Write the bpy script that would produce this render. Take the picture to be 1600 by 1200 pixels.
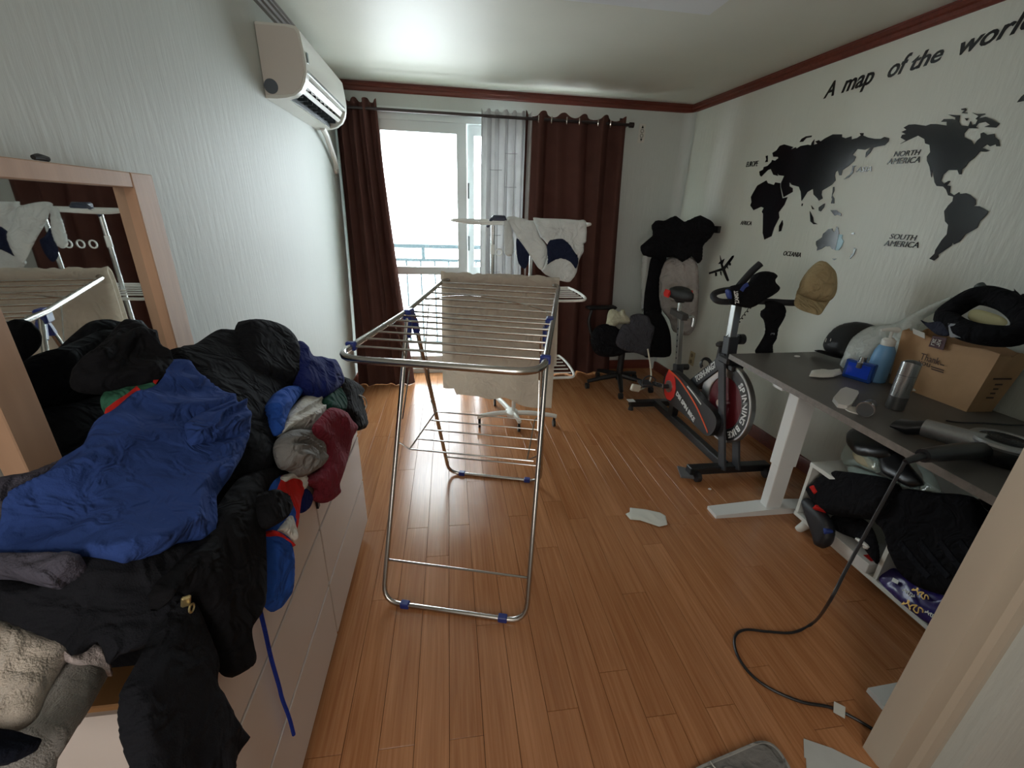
import bpy, bmesh, math, random
import numpy as np
from mathutils import Vector, Matrix, geometry
random.seed(7)
SC = bpy.context.scene
COL = SC.collection
for o in list(bpy.data.objects): bpy.data.objects.remove(o)

# ---------------------------------------------------------------- camera
CAMH = 1.42; FPX = 669.45
PITCH, YAW, ROLL = math.radians(21.6605), math.radians(8.5339), math.radians(1.845)
_fw = np.array([math.sin(YAW)*math.cos(PITCH), math.cos(YAW)*math.cos(PITCH), -math.sin(PITCH)])
_rt = np.array([math.cos(YAW), -math.sin(YAW), 0.0]); _up = np.cross(_rt, _fw)
_r2 = _rt*math.cos(ROLL)+_up*math.sin(ROLL); _u2 = -_rt*math.sin(ROLL)+_up*math.cos(ROLL)
MC = np.array([_r2, -_u2, _fw]); CAMP = np.array([0, 0, CAMH])
cam_d = bpy.data.cameras.new('camera'); cam = bpy.data.objects.new('camera', cam_d); COL.objects.link(cam)
cam_d.sensor_width = 36; cam_d.lens = 36*FPX/1600; cam_d.clip_start = 0.02
cam.matrix_world = Matrix(((_r2[0], _u2[0], -_fw[0], 0), (_r2[1], _u2[1], -_fw[1], 0), (_r2[2], _u2[2], -_fw[2], CAMH), (0, 0, 0, 1)))
SC.camera = cam
# ---------------------------------------------------------------- light
SC.view_settings.view_transform = 'Standard'; SC.view_settings.look = 'None'
SC.view_settings.gamma = 1; SC.view_settings.use_curve_mapping = False
SC.view_settings.exposure = 0.1
w = bpy.data.worlds.new('sky'); SC.world = w; w.use_nodes = True
bg = w.node_tree.nodes['Background']; bg.inputs[0].default_value = (0.86, 0.955, 1.0, 1); bg.inputs[1].default_value = 16.5

def area(name, loc, rot, sx, sy, power, color, portal=False):
    d = bpy.data.lights.new(name, 'AREA'); d.shape = 'RECTANGLE'; d.size = sx; d.size_y = sy; d.energy = power; d.color = color
    if portal: d.cycles.is_portal = True
    o = bpy.data.objects.new(name, d); COL.objects.link(o); o.location = loc; o.rotation_euler = rot
    return o
area('window_portal', (0.32, 4.12, 1.06), (math.radians(-90), 0, 0), 2.0, 2.2, 1, (1, 1, 1), True)
# unseen fill light added behind the photographer, standing in for daylight from the flat
area('hall_fill', (-.25, -1.28, 1.50), (math.radians(90), 0, math.radians(-32)), 0.9, 1.6, 27, (1.0, 0.93, 0.86))

# ---------------------------------------------------------------- helpers
def ray(x, y): return MC.T @ np.array([(x-800)/FPX, (y-600)/FPX, 1.0])
def at(px_, py_, **k):
    r = ray(px_, py_); (ax, v), = k.items()
    if ax == 'w':                                   # the right wall, which is not quite square to the room
        n = V(1, WSK, 0); return CAMP+r*((WD+v-CAMP@n)/(r@n))
    i = 'xyz'.index(ax)
    return CAMP + (v-CAMP[i])/r[i]*r
def V(*a): return np.array(a, float)
WSK = .052; WD = 2.03+WSK*3.9
def xr(y): return WD-WSK*y
def lin(c):
    return tuple((v/255/12.92 if v/255 <= .04045 else ((v/255+.055)/1.055)**2.4) for v in c)
MATS = {}
def mat(name, rgb, rough=.6, metal=0, var=.0, vscale=(8, 8, 8), bump=0, bscale=(200, 200, 200), alpha=1, sheen=0, coat=0, trans=0, emit=0, spec=.5, rnd=0, coord='Object', translucent=0, crumple=0):
    if name in MATS: return MATS[name]
    m = bpy.data.materials.new(name); m.use_nodes = True; N = m.node_tree.nodes; L = m.node_tree.links
    p = N['Principled BSDF']; c = lin(rgb)
    p.inputs['Base Color'].default_value = (*c, 1); p.inputs['Roughness'].default_value = rough; p.inputs['Metallic'].default_value = metal
    p.inputs['Specular IOR Level'].default_value = spec
    if sheen: p.inputs['Sheen Weight'].default_value = sheen; p.inputs['Sheen Roughness'].default_value = .5
    if coat: p.inputs['Coat Weight'].default_value = coat
    if trans: p.inputs['Transmission Weight'].default_value = trans
    if emit: p.inputs['Emission Color'].default_value = (*c, 1); p.inputs['Emission Strength'].default_value = emit
    tc = N.new('ShaderNodeTexCoord')
    def noise(scale, detail=4):
        mp = N.new('ShaderNodeMapping'); mp.inputs['Scale'].default_value = scale; L.new(tc.outputs[coord], mp.inputs[0])
        n = N.new('ShaderNodeTexNoise'); n.inputs['Scale'].default_value = 1; n.inputs['Detail'].default_value = detail; L.new(mp.outputs[0], n.inputs[0]); return n
    if var or rnd:
        hv = N.new('ShaderNodeHueSaturation'); hv.inputs['Color'].default_value = (*c, 1)
        n = noise(vscale); mr = N.new('ShaderNodeMapRange'); mr.inputs[3].default_value = 1-var; mr.inputs[4].default_value = 1+var
        mr.inputs[1].default_value = .25; mr.inputs[2].default_value = .75
        L.new(n.outputs[0], mr.inputs[0])
        if rnd:
            oi = N.new('ShaderNodeObjectInfo'); m2 = N.new('ShaderNodeMapRange'); m2.inputs[3].default_value = 1-rnd; m2.inputs[4].default_value = 1+rnd
            L.new(oi.outputs['Random'], m2.inputs[0]); mu = N.new('ShaderNodeMath'); mu.operation = 'MULTIPLY'
            L.new(mr.outputs[0], mu.inputs[0]); L.new(m2.outputs[0], mu.inputs[1]); L.new(mu.outputs[0], hv.inputs['Value'])
        else: L.new(mr.outputs[0], hv.inputs['Value'])
        L.new(hv.outputs[0], p.inputs['Base Color'])
    if bump:
        n = noise(bscale, 3); b = N.new('ShaderNodeBump'); b.inputs['Strength'].default_value = bump; b.inputs['Distance'].default_value = .004
        L.new(n.outputs[0], b.inputs['Height']); L.new(b.outputs[0], p.inputs['Normal'])
    if crumple:
        n = noise((crumple, crumple, crumple), 2); n.inputs['Distortion'].default_value = 1.2
        b2 = N.new('ShaderNodeBump'); b2.inputs['Strength'].default_value = 1; b2.inputs['Distance'].default_value = .4/crumple
        L.new(n.outputs[0], b2.inputs['Height'])
        if bump: L.new(b2.outputs[0], b.inputs['Normal'])
        else: L.new(b2.outputs[0], p.inputs['Normal'])
    if translucent or alpha < 1:
        out = N['Material Output']; sh = p.outputs[0]
        if translucent:
            t = N.new('ShaderNodeBsdfTranslucent'); t.inputs[0].default_value = (*[min(1, v*1.2) for v in c], 1)
            mx = N.new('ShaderNodeMixShader'); mx.inputs[0].default_value = translucent; L.new(sh, mx.inputs[1]); L.new(t.outputs[0], mx.inputs[2]); sh = mx.outputs[0]
        if alpha < 1:
            t = N.new('ShaderNodeBsdfTransparent'); mx = N.new('ShaderNodeMixShader'); mx.inputs[0].default_value = alpha
            L.new(t.outputs[0], mx.inputs[1]); L.new(sh, mx.inputs[2]); sh = mx.outputs[0]
        L.new(sh, out.inputs[0])
    MATS[name] = m; return m
def cloth(name, rgb, rough=.95, bump=.25, sheen=.0, var=.12, crumple=15, **k):
    return mat(name, rgb, rough, 0, var, (9, 9, 9), bump, (420, 420, 420), sheen=sheen, spec=.12, crumple=crumple, **k)

WL = {}   # world location of every object
def _reg(o, parent, base):
    COL.objects.link(o); b = np.array(base, float)
    if parent is not None:
        o.parent = parent; o.location = b-WL[parent.name]
    else: o.location = b
    WL[o.name] = b; return o
def tag(o, label=None, cat=None, group=None, kind=None):
    if label: o['label'] = label
    if cat: o['category'] = cat
    if group: o['group'] = group
    if kind: o['kind'] = kind
    return o
def thing(name, base, label, cat, group=None, kind=None):
    o = bpy.data.objects.new(name, None); o.empty_display_size = .05
    return tag(_reg(o, None, base), label, cat, group, kind)
def frame(d):
    d = np.array(d, float); d /= np.linalg.norm(d)
    a = V(0, 0, 1) if abs(d[2]) < .9 else V(1, 0, 0)
    u = np.cross(a, d); u /= np.linalg.norm(u); return u, np.cross(d, u), d
def rotm(rx=0, ry=0, rz=0):
    return np.array((Matrix.Rotation(rz, 3, 'Z') @ Matrix.Rotation(ry, 3, 'Y') @ Matrix.Rotation(rx, 3, 'X')))
class MB:
    def __init__(s): s.v = []; s.f = []; s.n = 0
    def add(s, v, f):
        v = np.asarray(v, float).reshape(-1, 3); s.v.append(v); s.f += [tuple(i+s.n for i in q) for q in f]; s.n += len(v); return s
    def box(s, c, size, rot=None, bev=0):
        hx, hy, hz = np.array(size)/2.0; c = np.array(c, float)
        if bev <= 0:
            v = np.array([(x, y, z) for x in (-hx, hx) for y in (-hy, hy) for z in (-hz, hz)])
            f = [(0, 1, 3, 2), (4, 6, 7, 5), (0, 4, 5, 1), (2, 3, 7, 6), (0, 2, 6, 4), (1, 5, 7, 3)]
        else:
            b = min(bev, hx*.98, hy*.98, hz*.98); v = []; idx = {}
            for sx in (-1, 1):
                for sy in (-1, 1):
                    for sz in (-1, 1):
                        for k in range(3):
                            p = [sx*(hx-b), sy*(hy-b), sz*(hz-b)]; p[k] = (sx*hx, sy*hy, sz*hz)[k]
                            idx[sx, sy, sz, k] = len(v); v.append(p)
            v = np.array(v); f = []
            for k in range(3):
                a, bb = [i for i in range(3) if i != k]
                for sg in (-1, 1):
                    def g(p, q, k=k, a=a, bb=bb, sg=sg):
                        t = [0, 0, 0]; t[k] = sg; t[a] = p; t[bb] = q; return idx[(*t, k)]
                    f.append((g(-1, -1), g(1, -1), g(1, 1), g(-1, 1)))
                for p in (-1, 1):
                    for q in (-1, 1):
                        t0 = [0, 0, 0]; t1 = [0, 0, 0]; t0[a] = t1[a] = p; t0[bb] = t1[bb] = q; t0[k] = -1; t1[k] = 1
                        f.append((idx[(*t0, a)], idx[(*t1, a)], idx[(*t1, bb)], idx[(*t0, bb)]))
            for sx in (-1, 1):
                for sy in (-1, 1):
                    for sz in (-1, 1): f.append(tuple(idx[sx, sy, sz, k] for k in range(3)))
        if rot is not None: v = v @ np.asarray(rot).T
        return s.add(v+c, f)
    def bb(s, x0, x1, y0, y1, z0, z1, bev=0):
        return s.box(((x0+x1)/2, (y0+y1)/2, (z0+z1)/2), (abs(x1-x0), abs(y1-y0), abs(z1-z0)), None, bev)
    def cyl(s, p0, p1, r0, r1=None, n=16, cap=True):
        p0 = np.array(p0, float); p1 = np.array(p1, float); r1 = r0 if r1 is None else r1
        u, v, d = frame(p1-p0); a = np.linspace(0, 2*math.pi, n, endpoint=False)
        ring = np.outer(np.cos(a), u)+np.outer(np.sin(a), v)
        P = np.vstack([p0+ring*r0, p1+ring*r1]); f = [(i, (i+1) % n, n+(i+1) % n, n+i) for i in range(n)]
        if cap: f += [tuple(range(n))[::-1], tuple(range(n, 2*n))]
        return s.add(P, f)
    def tube(s, pts, r, n=8, closed=False, smooth=0, cap=True):
        P = np.array(pts, float)
        if smooth: P = crom(P, smooth, closed)
        m = len(P); rr = np.full(m, r) if np.isscalar(r) else np.interp(np.linspace(0, 1, m), np.linspace(0, 1, len(r)), r)
        if closed: T = np.roll(P, -1, 0)-np.roll(P, 1, 0)
        else: T = np.gradient(P, axis=0)
        T /= np.linalg.norm(T, axis=1)[:, None]+1e-12
        u, v, _ = frame(T[0]); a = np.linspace(0, 2*math.pi, n, endpoint=False); R = []
        for i in range(m):
            u = u-T[i]*(u@T[i]); u /= np.linalg.norm(u)+1e-12; v = np.cross(T[i], u)
            R.append(P[i]+rr[i]*(np.outer(np.cos(a), u)+np.outer(np.sin(a), v)))
        f = []
        for i in range(m if closed else m-1):
            j = (i+1) % m
            f += [(i*n+k, i*n+(k+1) % n, j*n+(k+1) % n, j*n+k) for k in range(n)]
        if not closed and cap: f += [tuple(range(n))[::-1], tuple(range((m-1)*n, m*n))]
        return s.add(np.vstack(R), f)
    def lathe(s, prof, o, axis=(0, 0, 1), n=24, sx=1, sy=1):
        u, v, d = frame(axis); o = np.array(o, float); a = np.linspace(0, 2*math.pi, n, endpoint=False); R = []
        for r, h in prof: R.append(o+d*h+r*(np.outer(np.cos(a)*sx, u)+np.outer(np.sin(a)*sy, v)))
        m = len(prof); f = [(i*n+k, i*n+(k+1) % n, (i+1)*n+(k+1) % n, (i+1)*n+k) for i in range(m-1) for k in range(n)]
        f += [tuple(range(n))[::-1], tuple(range((m-1)*n, m*n))]
        return s.add(np.vstack(R), f)
    def prism(s, poly, o, u, v, th):          # poly (2d) on plane o+u,v ; thickness along u x v (both given as vectors)
        o, u, v = (np.array(q, float) for q in (o, u, v)); nn = np.cross(u, v); nn /= np.linalg.norm(nn)
        pts, edges, fc = tri2d(poly); m = len(pts)
        B = np.array([o+u*p[0]+v*p[1] for p in pts]); T = B+nn*th
        f = [tuple(q)[::-1] for q in fc]+[tuple(i+m for i in q) for q in fc]
        k = len(poly); f += [(i, (i+1) % k, m+(i+1) % k, m+i) for i in range(k)]
        return s.add(np.vstack([B, T]), f)
    def loft(s, rings, closed=True, cap=True):
        n = len(rings[0]); m = len(rings); f = []
        for i in range(m-1):
            for k in range(n if closed else n-1): f.append((i*n+k, i*n+(k+1) % n, (i+1)*n+(k+1) % n, (i+1)*n+k))
        if cap and closed: f += [tuple(range(n))[::-1], tuple(range((m-1)*n, m*n))]
        return s.add(np.vstack(rings), f)
    def ball(s, c, r, nu=16, nv=10, rot=None):
        r = np.array([r, r, r] if np.isscalar(r) else r, float); R = []
        for i in range(nv+1):
            t = math.pi*i/nv; a = np.linspace(0, 2*math.pi, nu, endpoint=False); q = max(math.sin(t), 1e-3)
            R.append(np.stack([np.cos(a)*q, np.sin(a)*q, np.full(nu, -math.cos(t))], 1)*r)
        P = np.vstack(R)
        if rot is not None: P = P @ np.asarray(rot).T
        f = [(i*nu+k, i*nu+(k+1) % nu, (i+1)*nu+(k+1) % nu, (i+1)*nu+k) for i in range(nv) for k in range(nu)]
        return s.add(P+np.array(c, float), f)
    def build(s, name, m, parent=None, smooth=False, label=None, cat=None, group=None, kind=None, base=None, sub=0):
        P = np.vstack(s.v)
        if base is None: base = (*((P.min(0)+P.max(0))/2)[:2], P[:, 2].min())
        me = bpy.data.meshes.new(name); me.from_pydata((P-np.array(base)).tolist(), [], s.f)
        bm = bmesh.new(); bm.from_mesh(me); bmesh.ops.recalc_face_normals(bm, faces=bm.faces); bm.to_mesh(me); bm.free()
        if smooth:
            me.polygons.foreach_set('use_smooth', [True]*len(me.polygons))
            try: me.set_sharp_from_angle(angle=math.radians(smooth if smooth > 1 else 42))
            except Exception: pass
        if m: me.materials.append(m)
        o = bpy.data.objects.new(name, me); _reg(o, parent, base)
        if sub:
            md = o.modifiers.new('s', 'SUBSURF'); md.levels = md.render_levels = sub
        return tag(o, label, cat, group, kind)
def crom(P, k, closed=False):
    P = np.asarray(P, float); n = len(P); out = []
    for i in range(n if closed else n-1):
        if closed: p = [P[(i+j) % n] for j in (-1, 0, 1, 2)]
        else: p = [P[max(i-1, 0)], P[i], P[i+1], P[min(i+2, n-1)]]
        for t in np.arange(k)/k:
            out.append(.5*(2*p[1]+(p[2]-p[0])*t+(2*p[0]-5*p[1]+4*p[2]-p[3])*t*t+(3*p[1]-p[0]-3*p[2]+p[3])*t**3))
    if not closed: out.append(P[-1])
    return np.array(out)
def tri2d(poly, extra=()):
    k = len(poly); pts = [Vector((float(p[0]), float(p[1]))) for p in poly]+[Vector((float(p[0]), float(p[1]))) for p in extra]
    r = geometry.delaunay_2d_cdt(pts, [], [list(range(k))], 1, 1e-7)
    return [tuple(p) for p in r[0]], r[1], [tuple(q) for q in r[2]]
def _hash(i, j, s):
    h = np.sin(i*127.1+j*311.7+s*74.7)*43758.5453; return h-np.floor(h)
def vnoise(x, y, s=0):
    i = np.floor(x); j = np.floor(y); fx = x-i; fy = y-j; fx = fx*fx*(3-2*fx); fy = fy*fy*(3-2*fy)
    a = _hash(i, j, s); b = _hash(i+1, j, s); c = _hash(i, j+1, s); d = _hash(i+1, j+1, s)
    return (a*(1-fx)+b*fx)*(1-fy)+(c*(1-fx)+d*fx)*fy
def folds(x, y, ang, wl, ratio=4, s=0):
    """ridged elongated folds: wl = wavelength across the fold, ratio = how much longer than wide"""
    ca, sa = math.cos(ang), math.sin(ang); a = x*ca+y*sa; b = -x*sa+y*ca
    wpx = wl*1.3*(vnoise(a/(wl*3.0), b/(wl*3.0), s+9)-.5)*2
    n1 = vnoise((a)/(wl*ratio), (b+wpx)/wl, s); n2 = vnoise(a/(wl*ratio*.5)+7, (b+wpx)/(wl*.5)+3, s+5)
    r = (1-np.abs(2*n1-1))**1.5; return r*.75+(1-np.abs(2*n2-1))*.25-.45
class Surf:
    """smooth surface through a few world points seen at given pixels (inverse depth is affine for planes, thin plate otherwise)"""
    def __init__(s, anchors):
        s.c = np.array([a[:2] for a in anchors], float); n = len(anchors)
        iv = np.array([1/np.linalg.norm((at(a[0], a[1], **a[2])-CAMP))*np.linalg.norm(ray(a[0], a[1])) for a in anchors])
        K = s._u(s.c, s.c)+np.eye(n)*1e-9 if n > 3 else np.zeros((n, n)); Pm = np.hstack([np.ones((n, 1)), s.c/500.])
        A = np.zeros((n+3, n+3)); A[:n, :n] = K; A[:n, n:] = Pm; A[n:, :n] = Pm.T
        s.w = np.linalg.lstsq(A, np.concatenate([iv, np.zeros(3)]), rcond=None)[0]; s.n = n
    @staticmethod
    def _u(a, b):
        d2 = ((a[:, None, :]-b[None, :, :])**2).sum(-1)/250000.+1e-12; return d2*np.log(d2)
    def __call__(s, px):
        px = np.atleast_2d(np.array(px, float)); iv = np.hstack([np.ones((len(px), 1)), px/500.]) @ s.w[s.n:]
        if s.n > 3: iv = iv+s._u(px, s.c) @ s.w[:s.n]
        R = np.stack([(px[:, 0]-800)/FPX, (px[:, 1]-600)/FPX, np.ones(len(px))], 1) @ MC
        return CAMP+R/iv[:, None]
    def nrm(s, px):
        px = np.atleast_2d(np.array(px, float)); e = 1.5
        a = s(px+[e, 0])-s(px-[e, 0]); b = s(px+[0, e])-s(px-[0, e]); n = np.cross(b, a); n /= np.linalg.norm(n, axis=1)[:, None]+1e-15
        sg = np.sign(((CAMP-s(px))*n).sum(1)); return n*sg[:, None]
def puff(name, outline, anchors, m, parent=None, thick=.03, back=.04, rad=None, wr=.008, fold=(.5, 40, 4), n=34, seed=0, smooth=3, bulge=0, **kw):
    """a soft garment lump: outline on a world surface, rounded at its edges, with folds"""
    S = anchors if isinstance(anchors, Surf) else Surf(anchors)
    O = np.array(outline, float); bb = O.max(0)-O.min(0); step = max(bb)/n
    if smooth: O = crom(O, smooth, True)
    seg = np.vstack([O, O[:1]]); L = np.concatenate([[0], np.cumsum(np.linalg.norm(np.diff(seg, axis=0), axis=1))])
    q = np.linspace(0, L[-1], max(12, int(L[-1]/step)), endpoint=False); O = np.stack([np.interp(q, L, seg[:, i]) for i in (0, 1)], 1)
    g = []; x0, y0 = O.min(0); x1, y1 = O.max(0); row = 0; y = y0+step*.5
    while y < y1:
        g += [(x, y) for x in np.arange(x0+(step*.5 if row % 2 else 0), x1, step)]; y += step*.87; row += 1
    g = np.array(g); d, ins = pdist(g, O); g = g[ins & (d > step*.45)]
    pts, _, fc = tri2d(O, g); P = np.array(pts); k = len(O)
    d, _ = pdist(P, O); d[:k] = 0
    rp = rad or .22*min(bb); e = np.clip(d/rp, 0, 1); prof = np.sqrt(np.maximum(0, 1-(1-e)**2))
    S3 = S(P); N3 = S.nrm(P)
    F = folds(P[:, 0], P[:, 1], fold[0], fold[1], fold[2], seed) if wr else 0
    h = thick*prof+wr*F*np.clip(e*1.3, 0, 1)
    if bulge: h = h+bulge*np.clip(d/d.max(), 0, 1)**.7
    T = S3+N3*h[:, None]; B = S3-N3*(back*prof)[:, None]
    nv = len(P); bi = np.arange(nv); B2 = []; mp = {}
    for i in range(nv):
        if i < k: mp[i] = i
        else: mp[i] = nv+len(B2); B2.append(B[i])
    f = fc+[tuple(mp[i] for i in q)[::-1] for q in fc]
    mb = MB(); mb.add(np.vstack([T, np.array(B2)]) if B2 else T, f); o = mb.build(name, m, parent, smooth=80, **kw)
    o['_'] = 0; del o['_']; return o, S
def pdist(P, O):
    d = np.full(len(P), 1e9); ins = np.zeros(len(P), bool); Q = np.roll(O, -1, 0)
    for a, b in zip(O, Q):
        ab = b-a; t = np.clip(((P-a)@ab)/(ab@ab+1e-12), 0, 1); d = np.minimum(d, np.linalg.norm(P-a-t[:, None]*ab, axis=1))
        c = (a[1] > P[:, 1]) != (b[1] > P[:, 1])
        xi = a[0]+(P[:, 1]-a[1])*(b[0]-a[0])/(b[1]-a[1]+1e-12); ins ^= c & (P[:, 0] < xi)
    return d, ins
def textmesh(body, shear=0, bold=0, extrude=.0):
    cu = bpy.data.curves.new('t', 'FONT'); cu.body = body; cu.shear = shear; cu.offset = bold; cu.size = 1; cu.resolution_u = 3
    ob = bpy.data.objects.new('t', cu); me = bpy.data.meshes.new_from_object(ob)
    P = np.array([v.co[:] for v in me.vertices]); f = [tuple(p.vertices) for p in me.polygons]
    bpy.data.objects.remove(ob); bpy.data.curves.remove(cu); bpy.data.meshes.remove(me); return P, f
def letters(mb, body, o, u, v, th=.002, shear=0, bold=0, width=None, height=None):
    """flat lettering: o = baseline start, u = reading direction, v = up; sized to width / cap height"""
    P, f = textmesh(body, shear, bold); o, u, v = (np.array(q, float) for q in (o, u, v)); u /= np.linalg.norm(u); v /= np.linalg.norm(v)
    x0, x1 = P[:, 0].min(), P[:, 0].max(); sy = (height or .1)/.69
    sx = width/(x1-x0) if width else sy
    n = np.cross(u, v); B = o+np.outer((P[:, 0]-x0)*sx, u)+np.outer(P[:, 1]*sy, v)
    m = len(P); T = B+n*th; ed = {}
    for q in f:
        for a, b in zip(q, q[1:]+q[:1]): ed[(a, b)] = 1
    g = [tuple(i+m for i in q) for q in f]+[q[::-1] for q in f]+[(a, b, b+m, a+m) for (a, b) in ed if (b, a) not in ed]
    return mb.add(np.vstack([B, T]), g)
def M_():
    return MB()
# ================================================================ materials of the setting
XL, XR, YB, ZC, YN = -.82, 2.215, 3.90, 2.30, .60
m_wall = mat('wallpaper', (196, 201, 197), .55, 0, .03, (2, 2, 1), .35, (60, 60, 9), spec=.35)
m_wallr = mat('wallpaper_embossed', (212, 214, 205), .42, 0, .03, (2, 2, 1), .55, (50, 50, 10), spec=.5)
m_ceil = mat('ceiling_paper', (208, 208, 197), .5, 0, .03, (3, 3, 3), .15, (90, 90, 90), spec=.4)
m_red = mat('redwood_moulding', (104, 48, 36), .38, 0, .25, (3, 60, 60), .1, (3, 80, 80))
m_white = mat('white_paint', (222, 220, 214), .38, 0, .02, (4, 4, 4))
m_frame = mat('window_vinyl', (214, 222, 222), .4)
m_cas = mat('door_casing_paint', (178, 167, 151), .5, 0, .03, (6, 6, 2), .05, (40, 40, 8))
# laminate floor
def floor_mat():
    m = bpy.data.materials.new('laminate_plank'); m.use_nodes = True; N = m.node_tree.nodes; L = m.node_tree.links; p = N['Principled BSDF']
    tc = N.new('ShaderNodeTexCoord'); oi = N.new('ShaderNodeObjectInfo')
    off = N.new('ShaderNodeVectorMath'); off.operation = 'MULTIPLY_ADD'; off.inputs[1].default_value = (1, 1, 1)
    cm = N.new('ShaderNodeCombineXYZ'); mu = N.new('ShaderNodeMath'); mu.operation = 'MULTIPLY'; mu.inputs[1].default_value = 37
    L.new(oi.outputs['Random'], mu.inputs[0]); L.new(mu.outputs[0], cm.inputs[0]); L.new(mu.outputs[0], cm.inputs[1])
    L.new(tc.outputs['Object'], off.inputs[0]); L.new(cm.outputs[0], off.inputs[2])
    mp = N.new('ShaderNodeMapping'); mp.inputs['Scale'].default_value = (120, 3.2, 1); L.new(off.outputs[0], mp.inputs[0])
    n = N.new('ShaderNodeTexNoise'); n.inputs['Scale'].default_value = 1; n.inputs['Detail'].default_value = 6; n.inputs['Distortion'].default_value = .6; L.new(mp.outputs[0], n.inputs[0])
    mp2 = N.new('ShaderNodeMapping'); mp2.inputs['Scale'].default_value = (14, .9, 1); L.new(off.outputs[0], mp2.inputs[0])
    n2 = N.new('ShaderNodeTexNoise'); n2.inputs['Scale'].default_value = 1; n2.inputs['Detail'].default_value = 3; L.new(mp2.outputs[0], n2.inputs[0])
    ad = N.new('ShaderNodeMath'); ad.operation = 'MULTIPLY_ADD'; ad.inputs[1].default_value = .55; L.new(n.outputs[0], ad.inputs[0])
    m3 = N.new('ShaderNodeMath'); m3.operation = 'MULTIPLY_ADD'; m3.inputs[1].default_value = .35
    L.new(n2.outputs[0], m3.inputs[0]); m4 = N.new('ShaderNodeMath'); m4.operation = 'MULTIPLY'; m4.inputs[1].default_value = .09; L.new(oi.outputs['Random'], m4.inputs[0])
    L.new(m4.outputs[0], m3.inputs[2]); L.new(m3.outputs[0], ad.inputs[2])
    cr = N.new('ShaderNodeValToRGB'); e = cr.color_ramp; e.elements[0].position = .32; e.elements[0].color = (*lin((150, 96, 58)), 1); e.elements[1].position = .72; e.elements[1].color = (*lin((196, 140, 98)), 1)
    L.new(ad.outputs[0], cr.inputs[0]); L.new(cr.outputs[0], p.inputs['Base Color'])
    p.inputs['Roughness'].default_value = .21; p.inputs['Specular IOR Level'].default_value = .5
    b = N.new('ShaderNodeBump'); b.inputs['Strength'].default_value = .12; b.inputs['Distance'].default_value = .001; L.new(n.outputs[0], b.inputs['Height']); L.new(b.outputs[0], p.inputs['Normal'])
    return m
m_plank = floor_mat()
m_sub = mat('floor_joint', (58, 32, 18), .7)
# ---------------------------------------------------------------- floor with planks
floor = MB().bb(XL, XR, -1.4, YB+.12, -.08, -.006).build('floor', m_sub, kind='structure', label='orange-brown laminate plank floor running from the door to the balcony window')
pw = .0993; r0 = -.032; rr = random.Random(3); meshes = {}
for k in range(math.floor((XL-r0)/pw), math.ceil((XR-r0)/pw)):
    xa, xb = max(r0+k*pw, XL), min(r0+(k+1)*pw, XR)
    if xb-xa < .01: continue
    y = {0: .784-.92*3, 3: .824-.92*3, -2: .783-.92*3}.get(k, -1.4-rr.random()*.92)
    while y < YB+.1:
        ya, yb = max(y, -1.4), min(y+.92, YB+.1); y += .92
        if yb-ya < .03: continue
        key = (round(xb-xa, 4), round(yb-ya, 4)); g = .0007
        if key not in meshes:
            W, D = (xb-xa)/2-g, (yb-ya)/2-g; c = .0005
            v = [(sx*W, sy*D, -.006) for sx, sy in ((-1, -1), (1, -1), (1, 1), (-1, 1))]+[(sx*W, sy*D, -c) for sx, sy in ((-1, -1), (1, -1), (1, 1), (-1, 1))]+[(sx*(W-c), sy*(D-c), 0) for sx, sy in ((-1, -1), (1, -1), (1, 1), (-1, 1))]
            f = [(8, 9, 10, 11)]+[(i, (i+1) % 4, 4+(i+1) % 4, 4+i) for i in range(4)]+[(4+i, 4+(i+1) % 4, 8+(i+1) % 4, 8+i) for i in range(4)]
            me = bpy.data.meshes.new('plank'); me.from_pydata(v, [], f); me.materials.append(m_plank); meshes[key] = me
        _reg(bpy.data.objects.new('plank', meshes[key]), floor, ((xa+xb)/2, (ya+yb)/2, 0))
# ---------------------------------------------------------------- shell
WX0, WX1, WZ0, WZ1 = -.62, 1.25, .03, 2.13          # balcony window opening
MB().bb(XL, XR, -1.4, YB+.12, ZC, ZC+.1).build('ceiling', m_ceil, kind='structure', label='cream papered ceiling')
MB().bb(XL-.12, XL, -1.4, YB+.12, -.08, ZC+.1).build('wall_left', m_wall, kind='structure', label='pale papered wall with the air conditioner')
MB().prism([(xr(YN), YN), (xr(YN)+.14, YN), (xr(YN)+.14, YB+.12), (xr(YB+.12), YB+.12)], (0, 0, -.08), (1, 0, 0), (0, 1, 0), ZC+.18).build('wall_right', m_wallr, kind='structure', label='pale embossed wall with the world map decals')
wb = MB().bb(XL, WX0, YB, YB+.12, -.08, ZC).bb(WX1, xr(YB), YB, YB+.12, -.08, ZC).bb(WX0, WX1, YB, YB+.12, WZ1, ZC).bb(WX0, WX1, YB, YB+.12, -.08, WZ0)
wb.build('wall_back', m_wall, kind='structure', label='pale papered wall around the balcony window')
# boxed-in corner of the right back corner, softly rounded
a = np.linspace(0, math.pi/2, 8); cp = [(xr(YB), YB)]+[(xr(YB)-.075*(1-math.sin(t)), YB-.075*(1-math.cos(t))) for t in a]
MB().loft([[(x, y, 0) for x, y in cp], [(x, y, ZC-.061) for x, y in cp]]).build('trim_1', m_wall, smooth=40, kind='structure', label='rounded wallpaper fillet in the room corner')
MB().bb(1.30, XR+.12, YN-.10, YN, -.08, ZC).build('wall_near', m_wall, kind='structure', label='wall stub beside the doorway')
MB().bb(XR, XR+.12, -1.4, YN-.1, -.08, ZC+.1).build('wall_hall_right', m_wall, kind='structure', label='hall wall behind the doorway')
MB().bb(XL-.12, XR+.12, -1.5, -1.4, -.08, ZC+.1).build('wall_hall_light_stop', m_wall, kind='structure', label='unseen hall wall added behind the photographer to keep sky light out')  # unseen wall added to stop sky light flooding in from behind
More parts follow.
